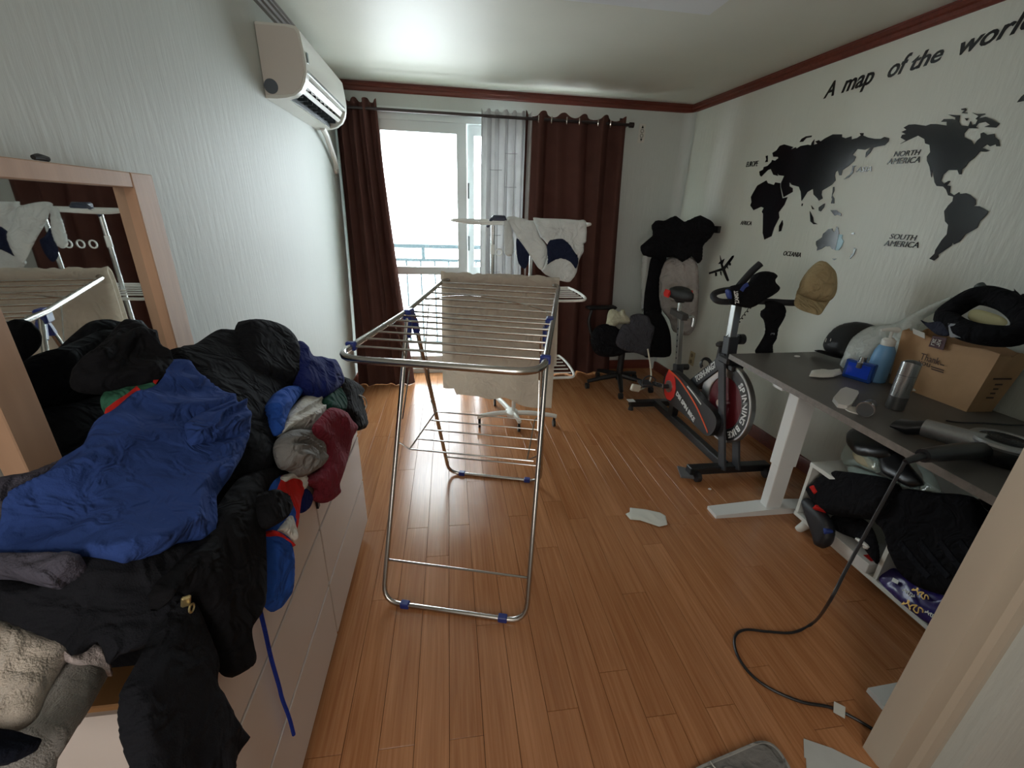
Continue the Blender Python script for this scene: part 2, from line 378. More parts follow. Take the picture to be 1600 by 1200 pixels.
# doorway casing close to the camera (profiled post)
pf = [(1.165, .575), (1.172, .557), (1.20, .552), (1.232, .552), (1.240, .540), (1.262, .536), (1.275, .545), (1.30, .545), (1.36, .552), (1.36, .62), (1.165, .62)]
MB().loft([[(x, y, 0) for x, y in pf], [(x, y, ZC) for x, y in pf]]).build('trim_2', m_cas, smooth=25, kind='structure', label='beige door casing at the right edge of the view')
# crown mouldings and baseboards
def moulding(name, p0, p1, nrm, prof, m, label):
    p0, p1, nrm = V(*p0), V(*p1), V(*nrm)
    MB().loft([[p+nrm*a+V(0, 0, b) for a, b in prof] for p in (p0, p1)]).build(name, m, smooth=25, kind='structure', label=label)
cprof = [(0, 0), (.014, 0), (.014, -.008), (.02, -.012), (.022, -.03), (.013, -.036), (.013, -.052), (.006, -.060), (0, -.062)]
moulding('trim_3', (XL, YB, ZC), (xr(YB), YB, ZC), (0, -1, 0), cprof, m_red, 'dark red crown moulding over the window')
moulding('trim_4', (xr(YN), YN, ZC), (xr(YB), YB, ZC), (-1, -WSK, 0), cprof, m_red, 'dark red crown moulding over the world map')
m_mould = mat('grey_moulding', (112, 104, 100), .4)
lprof = [(0, 0), (.05, 0), (.05, -.006), (.042, -.008), (.042, -.016), (.03, -.018), (.026, -.03), (.014, -.032), (.012, -.044), (0, -.05)]
moulding('trim_5', (XL, -1.4, ZC), (XL, YB, ZC), (1, 0, 0), lprof, m_mould, 'stepped grey crown moulding over the air conditioner')
bprof = [(0, 0), (.012, 0), (.012, .075), (.008, .085), (0, .088)]
moulding('baseboard_right', (xr(YN), YN, 0), (xr(YB), YB, 0), (-1, -WSK, 0), bprof, m_red, 'dark red baseboard under the world map')
moulding('baseboard_back', (WX1, YB, 0), (xr(YB), YB, 0), (0, -1, 0), bprof, m_red, 'dark red baseboard beside the curtain')
moulding('baseboard_left', (XL, .5, 0), (XL, YB, 0), (1, 0, 0), bprof, m_red, 'dark red baseboard behind the dresser')
# ---------------------------------------------------------------- window
m_glass = mat('window_glass', (235, 245, 245), .03, alpha=.07, spec=.5)
win = thing('window_1', (.3, YB+.05, WZ0), 'white sliding balcony window overexposed by daylight', None, kind='structure')
y0, y1 = YB+.01, YB+.11
f = MB().bb(WX0+.05, WX1-.05, y0+.001, y1-.001, WZ1-.06, WZ1).bb(WX0+.05, WX1-.05, y0+.001, y1-.001, WZ0, WZ0+.05).bb(WX0, WX0+.05, y0, y1, WZ0, WZ1).bb(WX1-.05, WX1, y0, y1, WZ0, WZ1)
f.build('outer_frame', m_frame, win)
MB().bb(WX0-.02, WX1+.02, YB-.012, YB+.005, WZ1-.012, WZ1+.02).bb(WX0, WX1, YB-.03, YB+.02, WZ0-.03, WZ0+.012).build('sill_and_head_board', m_frame, win)
def sash(xa, xb, yy, nm):
    s = MB().bb(xa+.06, xb-.08, yy+.001, yy+.034, WZ1-.135, WZ1-.061).bb(xa+.06, xb-.08, yy+.001, yy+.034, WZ0+.051, WZ0+.12).bb(xa+.06, xb-.08, yy+.001, yy+.034, .90, .965)
    s.bb(xa, xa+.06, yy, yy+.035, WZ0+.05, WZ1-.06).bb(xb-.08, xb, yy, yy+.035, WZ0+.05, WZ1-.06)
    s = s.build('sash', m_frame, win)
    for za, zb in ((WZ0+.12, .90), (.965, WZ1-.135)):
        MB().bb(xa+.06, xb-.08, yy+.014, yy+.02, za, zb).build('pane', m_glass, s)
    return s
s1 = sash(WX0+.05, .157, YB+.02, 'a'); s2 = sash(.16, WX1-.05, YB+.065, 'b')
m_dark = mat('dark_plastic', (30, 30, 32), .45)
for z in (1.585, 1.17):
    MB().bb(.163, .178, YB+.01, YB+.024, z-.06, z+.06, .004).build('handle', mat('handle_grey', (120, 130, 132), .4), s1)
# ---------------------------------------------------------------- balcony
m_conc = mat('balcony_tile', (190, 196, 188), .6, 0, .05, (6, 6, 6))
MB().bb(-1.6, 3.0, YB+.12, 5.15, -.12, -.02).build('balcony_floor', m_conc, kind='structure', label='pale balcony floor outside the window')
m_rail = mat('rail_paint', (74, 90, 98), .5)
MB().bb(-1.6, 3.0, YB+.12, 5.15, 2.38, 2.48).build('balcony_shade_slab', m_conc, kind='structure', label='unseen balcony slab added above the window to shade the railing')  # unseen slab added to dim the railing against the bright sky
for nm, xa in (('balcony_shade_wall_left', -1.7), ('balcony_shade_wall_right', 3.0)): MB().bb(xa, xa+.1, YB+.12, 5.15, -.12, 2.48).build(nm, m_conc, kind='structure', label='unseen end wall added to shade the balcony railing')  # unseen end walls, added to cut the sky light on the railing
MB().bb(-1.6, XL-.12, YB+.02, YB+.12, -.12, 2.48).bb(XR+.12, 3.0, YB+.02, YB+.12, -.12, 2.48).bb(XL-.12, XR+.12, YB+.02, YB+.119, ZC+.1, 2.48).build('shade_facade', m_conc, kind='structure', label='unseen outer wall added beside the window to shade the railing')  # unseen outer wall added to keep sky light off the railing's room side
br = thing('balcony_railing', (.3, 4.95, -.02), 'pale metal balcony railing seen through the window', 'railing')
MB().bb(-1.6, 3, 4.92, 4.98, 1.045, 1.085).build('top_rail', m_rail, br); MB().bb(-1.6, 3, 4.935, 4.965, .905, .935).build('middle_rail', m_rail, br); MB().bb(-1.6, 3, 4.935, 4.965, -.02, .0).build('bottom_rail', m_rail, br)
for i in range(30):
    x = -1.53+i*.152; MB().bb(x-.009, x+.009, 4.941, 4.959, .0, .905).build('baluster', m_rail, br)
for x in (-1.22, -.28, .66, 1.6, 2.54): MB().bb(x-.018, x+.018, 4.93, 4.97, .935, 1.045).build('post', m_rail, br)
# ================================================================ air conditioner
m_ac = mat('ac_plastic', (208, 208, 200), .32); m_acside = mat('ac_side_plastic', (196, 190, 182), .4)
AY0, AY1 = 2.45, 3.29
ac = thing('air_conditioner', (XL, 2.87, 1.88), 'white wall-mounted split air conditioner high on the left wall', 'air conditioner')
front = [(XL+.002, 2.165), (-.68, 2.165), (-.648, 2.160), (-.636, 2.145), (-.628, 2.08), (-.624, 2.02), (-.628, 1.985)]
low = [(-.636, 1.955), (-.655, 1.922), (-.69, 1.897), (-.73, 1.886), (-.77, 1.881), (XL+.002, 1.880)]
full = front+low; notch = front+[(-.70, 1.985), (-.735, 1.945), (-.735, 1.90), (-.73, 1.886), (-.77, 1.881), (XL+.002, 1.880)]
ring = lambda pf, y: [(x, y, z) for x, z in pf]
for ya, yb in ((AY0, AY0+.045), (AY1-.035, AY1)): MB().loft([ring(full, ya), ring(full, yb)]).build('end_cap', m_ac, ac, smooth=35)
MB().loft([ring(notch, AY0+.045), ring(notch, AY1-.035)]).build('body', m_ac, ac, smooth=35)
MB().loft([[(x*1.0, AY0-.003, z) for x, z in [(XL+.004, 2.155), (-.69, 2.155), (-.655, 2.15), (-.645, 2.135), (-.637, 2.06), (-.636, 1.99), (-.66, 1.93), (-.70, 1.903), (XL+.004, 1.892)]], [(x, AY0+.002, z) for x, z in [(XL+.004, 2.155), (-.69, 2.155), (-.655, 2.15), (-.645, 2.135), (-.637, 2.06), (-.636, 1.99), (-.66, 1.93), (-.70, 1.903), (XL+.004, 1.892)]]]).build('side_panel', m_acside, ac)
m_void = mat('outlet_dark', (42, 50, 56), .35)
MB().bb(-.733, -.726, AY0+.05, AY1-.04, 1.893, 1.975).build('outlet_grille', m_void, ac)
for k in range(9):
    y = AY0+.10+k*.082; MB().box((-.705, y, 1.94), (.045, .003, .06)).build('deflector', m_void, ac)
MB().box((-.668, (AY0+AY1)/2, 1.93), (.006, AY1-AY0-.10, .022), rotm(0, .9, 0), .002).build('louver', m_ac, ac)
MB().box((-.652, (AY0+AY1)/2+.03, 1.966), (.006, AY1-AY0-.10, .030), rotm(0, .55, 0), .002).build('louver', m_ac, ac)
m_chrome = mat('chrome', (205, 208, 210), .12, 1)
MB().bb(-.630, -.6235, AY0+.02, AY1-.06, 1.992, 2.004).build('chrome_strip', mat('silver_strip', (220, 226, 228), .2, .6), ac)
MB().cyl((-.787, AY0-.005, 1.927), (-.787, AY0+.01, 1.927), .030, n=24).build('pipe_knockout', mat('grey_cap', (80, 88, 96), .5), ac)
MB().bb(-.6255, -.6215, AY0+.03, AY0+.05, 2.035, 2.075).build('display_marks', mat('display_grey', (120, 132, 134), .3), ac)
# drain hose
hp = [(-.77, 3.22, 1.885), (-.775, 3.32, 1.86), (-.785, 3.44, 1.81), (-.79, 3.55, 1.74), (-.80, 3.62, 1.70), (-.81, 3.66, 1.72)]
h = MB().tube(hp, .018, 10, smooth=10)
h = h.build('drain_hose', m_white, smooth=True, label='white drain hose running from the air conditioner to the wall', cat='hose')
MB().cyl((-.819, 3.66, 1.70), (-.80, 3.66, 1.70), .045, n=20).build('wall_collar', m_white, h, smooth=True)
# ================================================================ curtains and rod
m_brown = cloth('brown_curtain', (92, 62, 56), bump=.15, crumple=0, translucent=.16); m_sheer = cloth('sheer_curtain', (196, 196, 196), bump=.1, crumple=0, translucent=.2, alpha=.97)
def curtain(name, topx, botx, y, z1, z0, nf, amp, m, label, ybot=0, zvar=.0, ph=0, edge=None):
    nu, nv = nf*14, 26; T = []
    for j in range(nv+1):
        t = j/nv; z = z1+(z0-z1)*t; xa = topx[0]+(botx[0]-topx[0])*t**1.4; xb = topx[1]+(botx[1]-topx[1])*t**1.4
        row = []
        for i in range(nu+1):
            s = i/nu; p = s*nf*2*math.pi+ph+.5*math.sin(3*t+s*5)
            a = amp*(.8+.35*math.sin(s*11+ph)+.25*t*math.sin(s*17+2+2*t)); dy = a*math.sin(p)+.012*math.sin(s*23+t*4)
            zz = z+(zvar*math.cos(p*1.0)*(1-t)**6 if zvar else 0)
            row.append((xa+(xb-xa)*s+.35*a*math.sin(2*p+1)*.4, y+dy+ybot*t**2, zz))
        T.append(row)
    T = np.array(T); F = T.reshape(-1, 3); n1 = nu+1; th = np.array([0, .004, 0]); m0 = len(F)
    q = [(j*n1+i, j*n1+i+1, (j+1)*n1+i+1, (j+1)*n1+i) for j in range(nv) for i in range(nu)]
    q2 = [tuple(k+m0 for k in g)[::-1] for g in q]
    b = [j*n1 for j in range(nv+1)]+[nv*n1+i for i in range(1, nu+1)]+[j*n1+nu for j in range(nv-1, -1, -1)]+[i for i in range(nu-1, 0, -1)]
    sd = [(b[i], b[(i+1) % len(b)], b[(i+1) % len(b)]+m0, b[i]+m0) for i in range(len(b))]
    return MB().add(np.vstack([F, F+th]), q+q2+sd).build(name, m, None, smooth=70, label=label, cat='curtain', group='brown blackout curtains' if 'blackout' in name else None)
cl = curtain('blackout_curtain', (-.80, -.50), (-.805, -.33), 3.76, 2.155, .005, 4, .035, m_brown, 'brown blackout curtain gathered left of the window under the air conditioner', ybot=-.17, zvar=.012)
cs = curtain('sheer_curtain', (.265, .66), (.25, .70), 3.80, 2.15, .02, 6, .022, m_sheer, 'light grey sheer curtain with thin woven lines beside the brown curtain', zvar=.01)
crt = curtain('blackout_curtain', (.60, 1.40), (.62, 1.52), 3.755, 2.14, .015, 5, .045, m_brown, 'brown eyelet blackout curtain right of the sheer curtain', zvar=.018)
# woven lines of the sheer
ml = cloth('sheer_thread', (150, 148, 150), bump=0)
for i, (x, zt) in enumerate([(.34, 0), (.40, 0), (.455, 0), (.47, 0), (.53, 0), (.59, 0)]):
    MB().tube([(x, 3.772, 2.12), (x-.002, 3.77, 1.2), (x-.004, 3.772, .05)], .0022, 5).build('woven_line', ml, cs)
for i, (x0, z) in enumerate([(.45, 1.86), (.45, 1.62), (.45, 1.38), (.45, 1.12), (.33, 1.74), (.33, 1.25), (.33, .95)]):
    MB().tube([(x0, 3.770, z), (x0+.04, 3.766, z-.003), (x0+.10, 3.772, z)], .0022, 5).build('woven_line', ml, cs)
m_eye = mat('eyelet_metal', (206, 204, 198), .22, .9)
for x in (.70, .80, .92, 1.02, 1.17, 1.27):
    MB().tube([(x+.004*math.sin(t), 3.722+.012*math.sin(t*1), 2.095+.024*math.cos(t)) for t in np.linspace(0, 2*math.pi, 20, endpoint=False)], .005, 6, closed=True).build('eyelet', m_eye, crt, smooth=True)
rod = thing('curtain_rod', (.35, 3.73, 2.09), 'dark curtain rod above the balcony window', 'curtain rod')
m_rod = mat('rod_dark', (58, 50, 50), .35, .5)
MB().cyl((-.80, 3.735, 2.098), (1.43, 3.735, 2.098), .011, n=12).build('pole', m_rod, rod, smooth=True)
MB().cyl((1.43, 3.735, 2.098), (1.465, 3.735, 2.098), .019, n=14).build('finial', m_rod, rod, smooth=True)
MB().bb(1.41, 1.425, 3.735, 3.90, 2.09, 2.105).bb(1.405, 1.43, 3.888, 3.899, 2.06, 2.17).build('bracket', m_rod, rod)
# ================================================================ mirror on the dresser
m_oak = mat('beige_oak', (188, 150, 122), .5, 0, .10, (30, 30, 4), .08, (90, 90, 6)); m_mir = mat('mirror_glass', (225, 230, 230), .015, 1)
DT = .75                                                # dresser top height
mir = thing('wall_mirror', (-.79, 1.08, DT), 'beige oak framed mirror leaning upright on the dresser', 'mirror')
MY0, MY1, MZ1, MF = .785, 1.378, 1.487, -.775
MB().bb(-.806, -.800, MY0+.01, MY1-.01, DT+.01, MZ1-.01).build('mirror_glass', m_mir, mir)
for ya, yb in ((MY0, MY0+.072), (MY1-.085, MY1)): MB().bb(-.818, MF, ya, yb, DT, MZ1, .002).build('side_rail', m_oak, mir)
MB().bb(-.818, MF-.001, MY0+.072, MY1-.085, MZ1-.035, MZ1, .002).build('top_rail', m_oak, mir); MB().bb(-.818, MF-.001, MY0+.072, MY1-.085, DT, DT+.05, .002).build('bottom_rail', m_oak, mir)
MB().bb(-.818, -.807, MY0+.005, MY1-.005, DT+.005, MZ1-.005).build('back_board', m_oak, mir)
p = at(63, 251, x=-.785); MB().tube([(p[0], p[1]-.014, MZ1+.006), (p[0], p[1], MZ1+.008), (p[0]+.003, p[1]+.016, MZ1+.006)], [.0045, .0065, .005], 8, smooth=4).build('hair_clip', m_dark, smooth=True, label='small black clip lying on top of the mirror frame', cat='clip')
# ================================================================ dresser
DX1, DY0, DY1 = -.407, .475, 1.70; XG = XL+.014
m_drw = mat('dresser_white', (206, 196, 190), .32, 0, .015, (4, 4, 4)); m_gap = mat('dresser_gap', (84, 76, 74), .6); m_dtop = mat('dresser_top_wood', (150, 108, 66), .5, 0, .12, (40, 3, 40))
dr = thing('dresser', (-.61, 1.09, 0), 'long white six-drawer dresser buried under clothes on the left', 'dresser')
MB().bb(XG, DX1-.020, DY0+.0, DY1, .06, DT-.02).build('carcass', m_drw, dr)
MB().bb(XG, DX1-.03, DY0+.02, DY1-.02, 0, .06).build('plinth', m_drw, dr)
MB().bb(XG, DX1, DY0-.004, DY1+.004, DT-.018, DT, .002).build('top_panel', m_dtop, dr)
MB().bb(DX1-.012, DX1+.002, DY0-.004, DY1+.004, DT-.024, DT+.001, .002).build('edge_strip', m_drw, dr)
MB().bb(XG, DX1+.002, DY0-.010, DY0-.003, .0, DT-.01).build('end_panel', m_drw, dr)
MB().bb(DX1-.026, DX1-.016, DY0, DY1, .07, DT-.026).build('drawer_gap', m_gap, dr)
zs = [.067, .294, .517, DT-.026]; ym = 1.112
for r in range(3):
    for ya, yb in ((DY0+.002, ym-.004), (ym+.004, DY1-.002)):
        d = MB().bb(DX1-.016, DX1, ya, yb, zs[r]+.004, zs[r+1]-.005, .002).build('drawer', m_drw, dr)
        yc = ym-.03 if ya < 1 else ym+.03
        if r == 2 and ya > 1: MB().bb(DX1-.004, DX1+.004, ym+.004, ym+.02, .585, .67).build('finger_pull', mat('pull_dark', (40, 40, 44), .4), d)
# ================================================================ desk
dk = thing('standing_desk', (1.76, 1.34, 0), 'grey-topped height-adjustable desk with white T legs along the right wall', 'desk')
DZ = .75
m_desk = mat('desk_top_grey', (92, 88, 84), .45, 0, .05, (14, 14, 14), .05, (160, 160, 160)); m_dedge = mat('desk_edge', (120, 114, 108), .5, 0, .2, (60, 60, 60)); m_leg = mat('desk_leg_white', (222, 224, 222), .35)
dp = [(1.491, 2.032), (1.44, .66), (2.15, .64), (2.10, 2.05)]
MB().prism(dp, (0, 0, DZ-.026), (1, 0, 0), (0, 1, 0), .026).build('desk_top', m_desk, dk)
e = MB()
for i in (0, 3):
    a, b = V(*dp[i], 0), V(*dp[(i+1) % 4], 0); d = (b-a)/np.linalg.norm(b-a); nn = np.array([d[1], -d[0], 0])*-1
    c = (a+b)/2; ang = math.atan2(d[1], d[0]); out = -1 if i == 0 else -1
    e.box((c[0]+(-.0005 if i == 0 else 0), c[1]+(.0005 if i == 3 else 0), DZ-.0135), (np.linalg.norm(b-a), .002, .0262), rotm(0, 0, ang))
e.build('edge_band', m_dedge, dk)
for yl in (1.66, .72):
    MB().bb(1.60, 1.70, yl-.032, yl+.032, .28, DZ-.05, .003).build('leg_column', m_leg, dk)
    MB().bb(1.607, 1.693, yl-.026, yl+.026, .03, .29, .003).build('leg_inner_column', m_leg, dk)
    MB().loft([[(1.32, yl-.04, .0), (1.32, yl+.04, .0), (1.32, yl+.04, .018), (1.32, yl-.04, .018)], [(1.60, yl-.042, 0), (1.60, yl+.042, 0), (1.60, yl+.042, .034), (1.60, yl-.042, .034)], [(1.70, yl-.042, 0), (1.70, yl+.042, 0), (1.70, yl+.042, .034), (1.70, yl-.042, .034)], [(1.98, yl-.04, 0), (1.98, yl+.04, 0), (1.98, yl+.04, .018), (1.98, yl-.04, .018)]]).build('foot', m_leg, dk)
    MB().bb(1.50, 1.98, yl-.03, yl+.03, DZ-.05, DZ-.027).build('top_bracket', m_leg, dk)
MB().bb(1.63, 1.67, .75, 1.63, DZ-.066, DZ-.028).build('cross_beam', m_leg, dk)
# ================================================================ drying rack
m_steel = mat('stainless_tube', (186, 184, 180), .22, 1, .05, (20, 20, 20)); m_blue = mat('blue_plastic', (34, 52, 128), .4)
ra = thing('drying_rack', (.105, 1.645, 0), 'stainless steel folding laundry rack with blue joints in the middle of the room', 'drying rack')
th = math.radians(15.5); RU = V(math.cos(th), -math.sin(th), 0); RA = V(math.sin(th), math.cos(th), 0); RC = V(.105, 1.645, 0)
def rk(u, a, z): return RC+RU*u+RA*a+V(0, 0, z)
W = .278; HZ = 1.035
def ubend(p0, p1, p2, p3, r=.07, n=7):
    """polyline p0-p1-p2-p3 with rounded corners at p1, p2"""
    out = [p0]
    for a, b, c in ((p0, p1, p2), (p1, p2, p3)):
        d0 = (a-b)/np.linalg.norm(a-b); d1 = (c-b)/np.linalg.norm(c-b); s = b+d0*r; t = b+d1*r
        for k in np.linspace(0, 1, n): out.append((1-k)**2*s+2*k*(1-k)*b+k*k*t)
    out.append(p3); return out
for sg, nm in ((-1, 'near'), (1, 'far')):
    w = W-.012 if sg > 0 else W
    fo = .455*sg
    MB().tube(ubend(rk(-w, .015*sg, HZ), rk(-w, fo, .010), rk(w, fo, .010), rk(w, .015*sg, HZ)), .0095, 10).build('leg_frame', m_steel, ra, smooth=True)
    zc = .155; ac_ = fo*(1-zc/HZ); MB().cyl(rk(-w, ac_, zc), rk(w, ac_, zc), .0045, n=8).build('crossbar', m_steel, ra, smooth=True)
    for uu in (-.19, .19): MB().box(rk(uu, fo, .012), (.034, .026, .024), rotm(0, 0, -th), .003).build('foot_clip', m_blue, ra)
NWZ, FWZ = 1.035, 1.098
MB().tube(ubend(rk(-W-.012, .0, HZ+.012), rk(-W-.012, -.56, NWZ), rk(W+.012, -.56, NWZ), rk(W+.012, 0, HZ+.012), .085), .0105, 10).build('wing_frame', m_steel, ra, smooth=True)
MB().tube(ubend(rk(-W-.012, .0, HZ+.012), rk(-W-.012, .56, FWZ), rk(W+.012, .56, FWZ), rk(W+.012, 0, HZ+.012), .06), .0105, 10).build('wing_frame', m_steel, ra, smooth=True)
for a in (-.03, -.115, -.20, -.285, -.37, -.455):
    z = HZ+(NWZ-HZ)*(-a/.56)+.004; MB().cyl(rk(-W-.01, a, z), rk(W+.01, a, z), .0042, n=8).build('rod', m_steel, ra, smooth=True)
for a in (.03, .12, .21, .30, .39, .48):
    z = HZ+(FWZ-HZ)*(a/.56)+.004; MB().cyl(rk(-W-.01, a, z), rk(W+.01, a, z), .0042, n=8).build('rod', m_steel, ra, smooth=True)
for s in (-1, 1):
    j = MB().box(rk(s*(W+.002), 0, HZ-.002), (.034, .055, .052), rotm(0, 0, -th), .006)
    j.box(rk(s*(W-.004), -.03, HZ-.05), (.026, .026, .07), rotm(-.42, 0, -th), .005).box(rk(s*(W-.012), .03, HZ-.05), (.026, .026, .07), rotm(.42, 0, -th), .005)
    j.build('hinge_joint', m_blue, ra)
    MB().tube([rk(s*(W-.02), -.19, HZ-.005), rk(s*(W-.022), -.09, HZ-.20), rk(s*(W-.012), -.17, .66)], .0028, 6).build('wing_strut', m_steel, ra)
    MB().tube([rk(s*(W-.02), .19, HZ+.01), rk(s*(W-.024), .10, HZ-.17), rk(s*(W-.024), .16, .66)], .0028, 6).build('wing_strut', m_steel, ra)
    MB().box(rk(s*(W+.012), -.455, NWZ+.004), (.03, .018, .026), rotm(0, 0, -th), .003).build('rod_clip', m_blue, ra)
MB().tube([rk(-W, .2, 1.06), rk(-.1, .2, 1.085), rk(.12, .17, 1.075), rk(W, .13, 1.05)], .003, 6, smooth=6).build('loose_wire', m_steel, ra)
sz = .575; aa = .455*(1-sz/HZ)
for a in (-.20, -.115, -.03, .06, .15): MB().cyl(rk(-W+.05, a, sz-.03), rk(W-.02, a, sz-.03), .0032, n=6).build('shelf_wire', m_steel, ra)
for s in (-1, 1): MB().tube([rk(s*(W-.0), -aa, sz), rk(s*(W-.045), -.20, sz-.03), rk(s*(W-.045), .15, sz-.03), rk(s*(W-.006), aa, sz)], .0032, 6).build('shelf_wire', m_steel, ra)
# towel over the far end of the rack
m_towel = cloth('beige_towel', (216, 208, 196), bump=.5, sheen=.2, translucent=.42)
def sheet(name, rows, m, parent=None, th=.006, **kw):
    """grid of world points (rows of equal length) thickened along its normals"""
    T = np.array(rows, float); a, b = T.shape[:2]
    du = np.gradient(T, axis=1); dv = np.gradient(T, axis=0); N = np.cross(du, dv); N /= np.linalg.norm(N, axis=2)[..., None]+1e-12
    F = (T+N*th/2).reshape(-1, 3); G = (T-N*th/2).reshape(-1, 3); m0 = len(F)
    q = [(j*b+i, j*b+i+1, (j+1)*b+i+1, (j+1)*b+i) for j in range(a-1) for i in range(b-1)]
    bd = [j*b for j in range(a)]+[(a-1)*b+i for i in range(1, b)]+[j*b+b-1 for j in range(a-2, -1, -1)]+list(range(b-2, 0, -1))
    sd = [(bd[i], bd[(i+1) % len(bd)], bd[(i+1) % len(bd)]+m0, bd[i]+m0) for i in range(len(bd))]
    return MB().add(np.vstack([F, G]), q+[tuple(k+m0 for k in g)[::-1] for g in q]+sd).build(name, m, parent, smooth=70, **kw)
rows = []; zt = FWZ+.02
path = [(.552, .475), (.553, .60), (.553, .75), (.554, .90), (.556, 1.0), (.552, 1.06), (.545, zt-.006), (.555, zt+.004), (.572, zt+.002), (.590, zt-.02), (.600, 1.03), (.606, .95), (.610, .85), (.612, .75), (.612, .66)]
path = crom(np.array(path), 3)
for j, (a, z) in enumerate(path):
    t = j/len(path); r = []
    for i in range(49):
        s = i/48; u = -W-.03+(2*W+.045)*s; hang = max(0, (1.06-z))
        dy = .010*math.sin(s*9+1)*min(1, hang*3)+.012*math.sin(s*17+t*3)*min(1, hang*2)
        jag = (-.03*vnoise(np.array(s*7), np.array(1.), 3)-.10*max(0, s-.55)*(s > .55)+.04*(s < .12))*max(0, (.62-z)/.15)*1.0 if a < .57 else 0
        bump = .016*vnoise(np.array(s*22), np.array(t*20.), 4) if z > 1.05 else 0
        r.append(rk(u+.05*hang*(s-.5)*.2+(.03*hang if a > .58 else 0), a-dy*(1 if a < .57 else -1), z+jag+bump))
    rows.append(r)
sheet('beige_towel', rows, m_towel, label='thin beige towel hung over the far end of the steel drying rack', cat='towel', th=.007)
# ================================================================ tower drying stand behind
m_wpl = mat('white_plastic', (222, 222, 216), .35); m_wmet = mat('white_tube', (228, 228, 224), .3)
st = thing('tower_drying_stand', (.40, 2.76, 0), 'white wheeled tower drying stand behind the steel rack', 'drying stand')
hub = V(.42, 2.76, .09)
MB().lathe([(.055, -.02), (.065, -.01), (.065, .012), (.045, .022)], hub, n=20, sy=.7).build('base_hub', m_wpl, st, smooth=True)
tips = [V(.185, 2.73, .075), V(.72, 2.70, .075), V(.33, 3.08, .075), V(.455, 2.64, .075)]
for i, t in enumerate(tips):
    mid = (hub+t)/2+V(0, 0, .012); MB().tube([hub, mid, t+V(0, 0, .008), t], [.020, .018, .015, .014], 8, smooth=4).build('base_arm', m_wpl, st, smooth=True)
    MB().cyl(t+V(-.008, 0, -.05), t+V(.008, 0, -.05), .026, n=16).cyl(t+V(0, 0, -.04), t+V(0, 0, .0), .009, n=8).build('caster', m_dark, st, smooth=True)
for x, y in ((.268, 2.78), (.505, 2.73)):
    MB().cyl((x, y, .42), (x, y, 1.35), .0115, n=12).build('pole', m_steel, st, smooth=True)
    MB().cyl((x, y, 1.18), (x, y, 1.24), .014, n=12).build('sleeve', m_wpl, st, smooth=True)
MB().cyl((.43, 2.755, .09), (.43, 2.755, .45), .014, n=12).bb(.25, .52, 2.735, 2.775, .42, .45, .008).build('lower_pole', m_wpl, st, smooth=True)
for z, xa, xb, ya, yb, nb in ((1.375, .03, .84, 2.62, 2.90, 3), (.945, -.02, .83, 2.55, 2.98, 5), (.44, .0, .80, 2.55, 2.98, 5)):
    r = .05; MB().tube(crom(np.array([(xa, ya, z), (xa+.14, ya+.02, z-.012), ((xa+xb)/2, ya, z-.005), (xb-.1, ya+.01, z-.012), (xb, ya+.03, z), (xb+.005, yb-.03, z), (xb-.1, yb, z), (xa+.1, yb, z), (xa, yb-.03, z)]), 6, True), .0085, 8, closed=True).build('tray_frame', m_wmet, st, smooth=True)
    for k in range(nb):
        y = ya+(yb-ya)*(k+1)/(nb+1); MB().cyl((xa+.01, y, z), (xb-.01, y, z), .0045, n=8).build('tray_bar', m_wmet, st, smooth=True)
MB().tube([(.23, 2.72, 1.345), (.25, 2.69, 1.385), (.30, 2.69, 1.40), (.34, 2.70, 1.385)], .010, 8, smooth=5).bb(.255, .335, 2.685, 2.735, 1.375, 1.41, .008).build('clamp', mat('clamp_navy', (48, 54, 72), .4), st, smooth=True)
for x in (.30, .36, .42): MB().tube([(x+.018*math.cos(t), 2.71, 1.20+.02*math.sin(t)) for t in np.linspace(0, 2*math.pi, 12, endpoint=False)], .004, 6, closed=True).build('hook_ring', m_wpl, st)
# ceiling light
clt = thing('ceiling_light', (.75, 2.0, ZC), 'grey rectangular ceiling lamp at the top edge of the view', 'ceiling lamp')
MB().bb(.45, 1.145, 1.55, 2.17, 2.245, ZC, .008).build('housing', mat('lamp_body', (188, 190, 196), .4), clt)
MB().bb(.47, 1.125, 1.57, 2.15, 2.232, 2.246, .004).build('diffuser', mat('lamp_diffuser', (214, 216, 218), .35), clt)
MB().tube([(1.125, 2.172, 2.262), (1.135, 2.18, 2.258), (1.14, 2.172, 2.275), (1.138, 2.168, 2.285)], .0025, 6, smooth=4).build('spring_clip', m_chrome, clt)
# ================================================================ clothes heaped on the dresser
c_blk = cloth('black_jersey', (22, 22, 25)); c_blk2 = cloth('black_fleece', (25, 26, 30)); c_blk3 = cloth('black_twill', (30, 31, 36), bump=.4)
c_navy = cloth('blue_cotton', (48, 70, 128), crumple=22); c_royal = cloth('royal_mesh', (30, 40, 98)); c_red = cloth('red_trim', (196, 44, 40)); c_maroon = cloth('maroon_sweat', (124, 46, 60), crumple=22)
c_wht = cloth('white_cotton', (206, 204, 198), crumple=26); c_grey = cloth('grey_sweat', (126, 124, 122), var=.2, crumple=26); c_green = cloth('green_cotton', (56, 104, 84)); c_dgreen = cloth('dark_green', (24, 62, 52))
c_beige = cloth('cream_fleece', (200, 188, 176), bump=.8, sheen=.5); c_gfl = cloth('grey_fleece', (138, 134, 130), bump=.8, sheen=.5); c_pink = cloth('pale_lining', (206, 192, 190), bump=.6); c_dnavy = cloth('dark_navy', (22, 26, 38)); c_charc = cloth('heather_knit', (82, 80, 92), var=.3, bump=.6)
c_blu2 = cloth('bright_blue', (44, 84, 168))
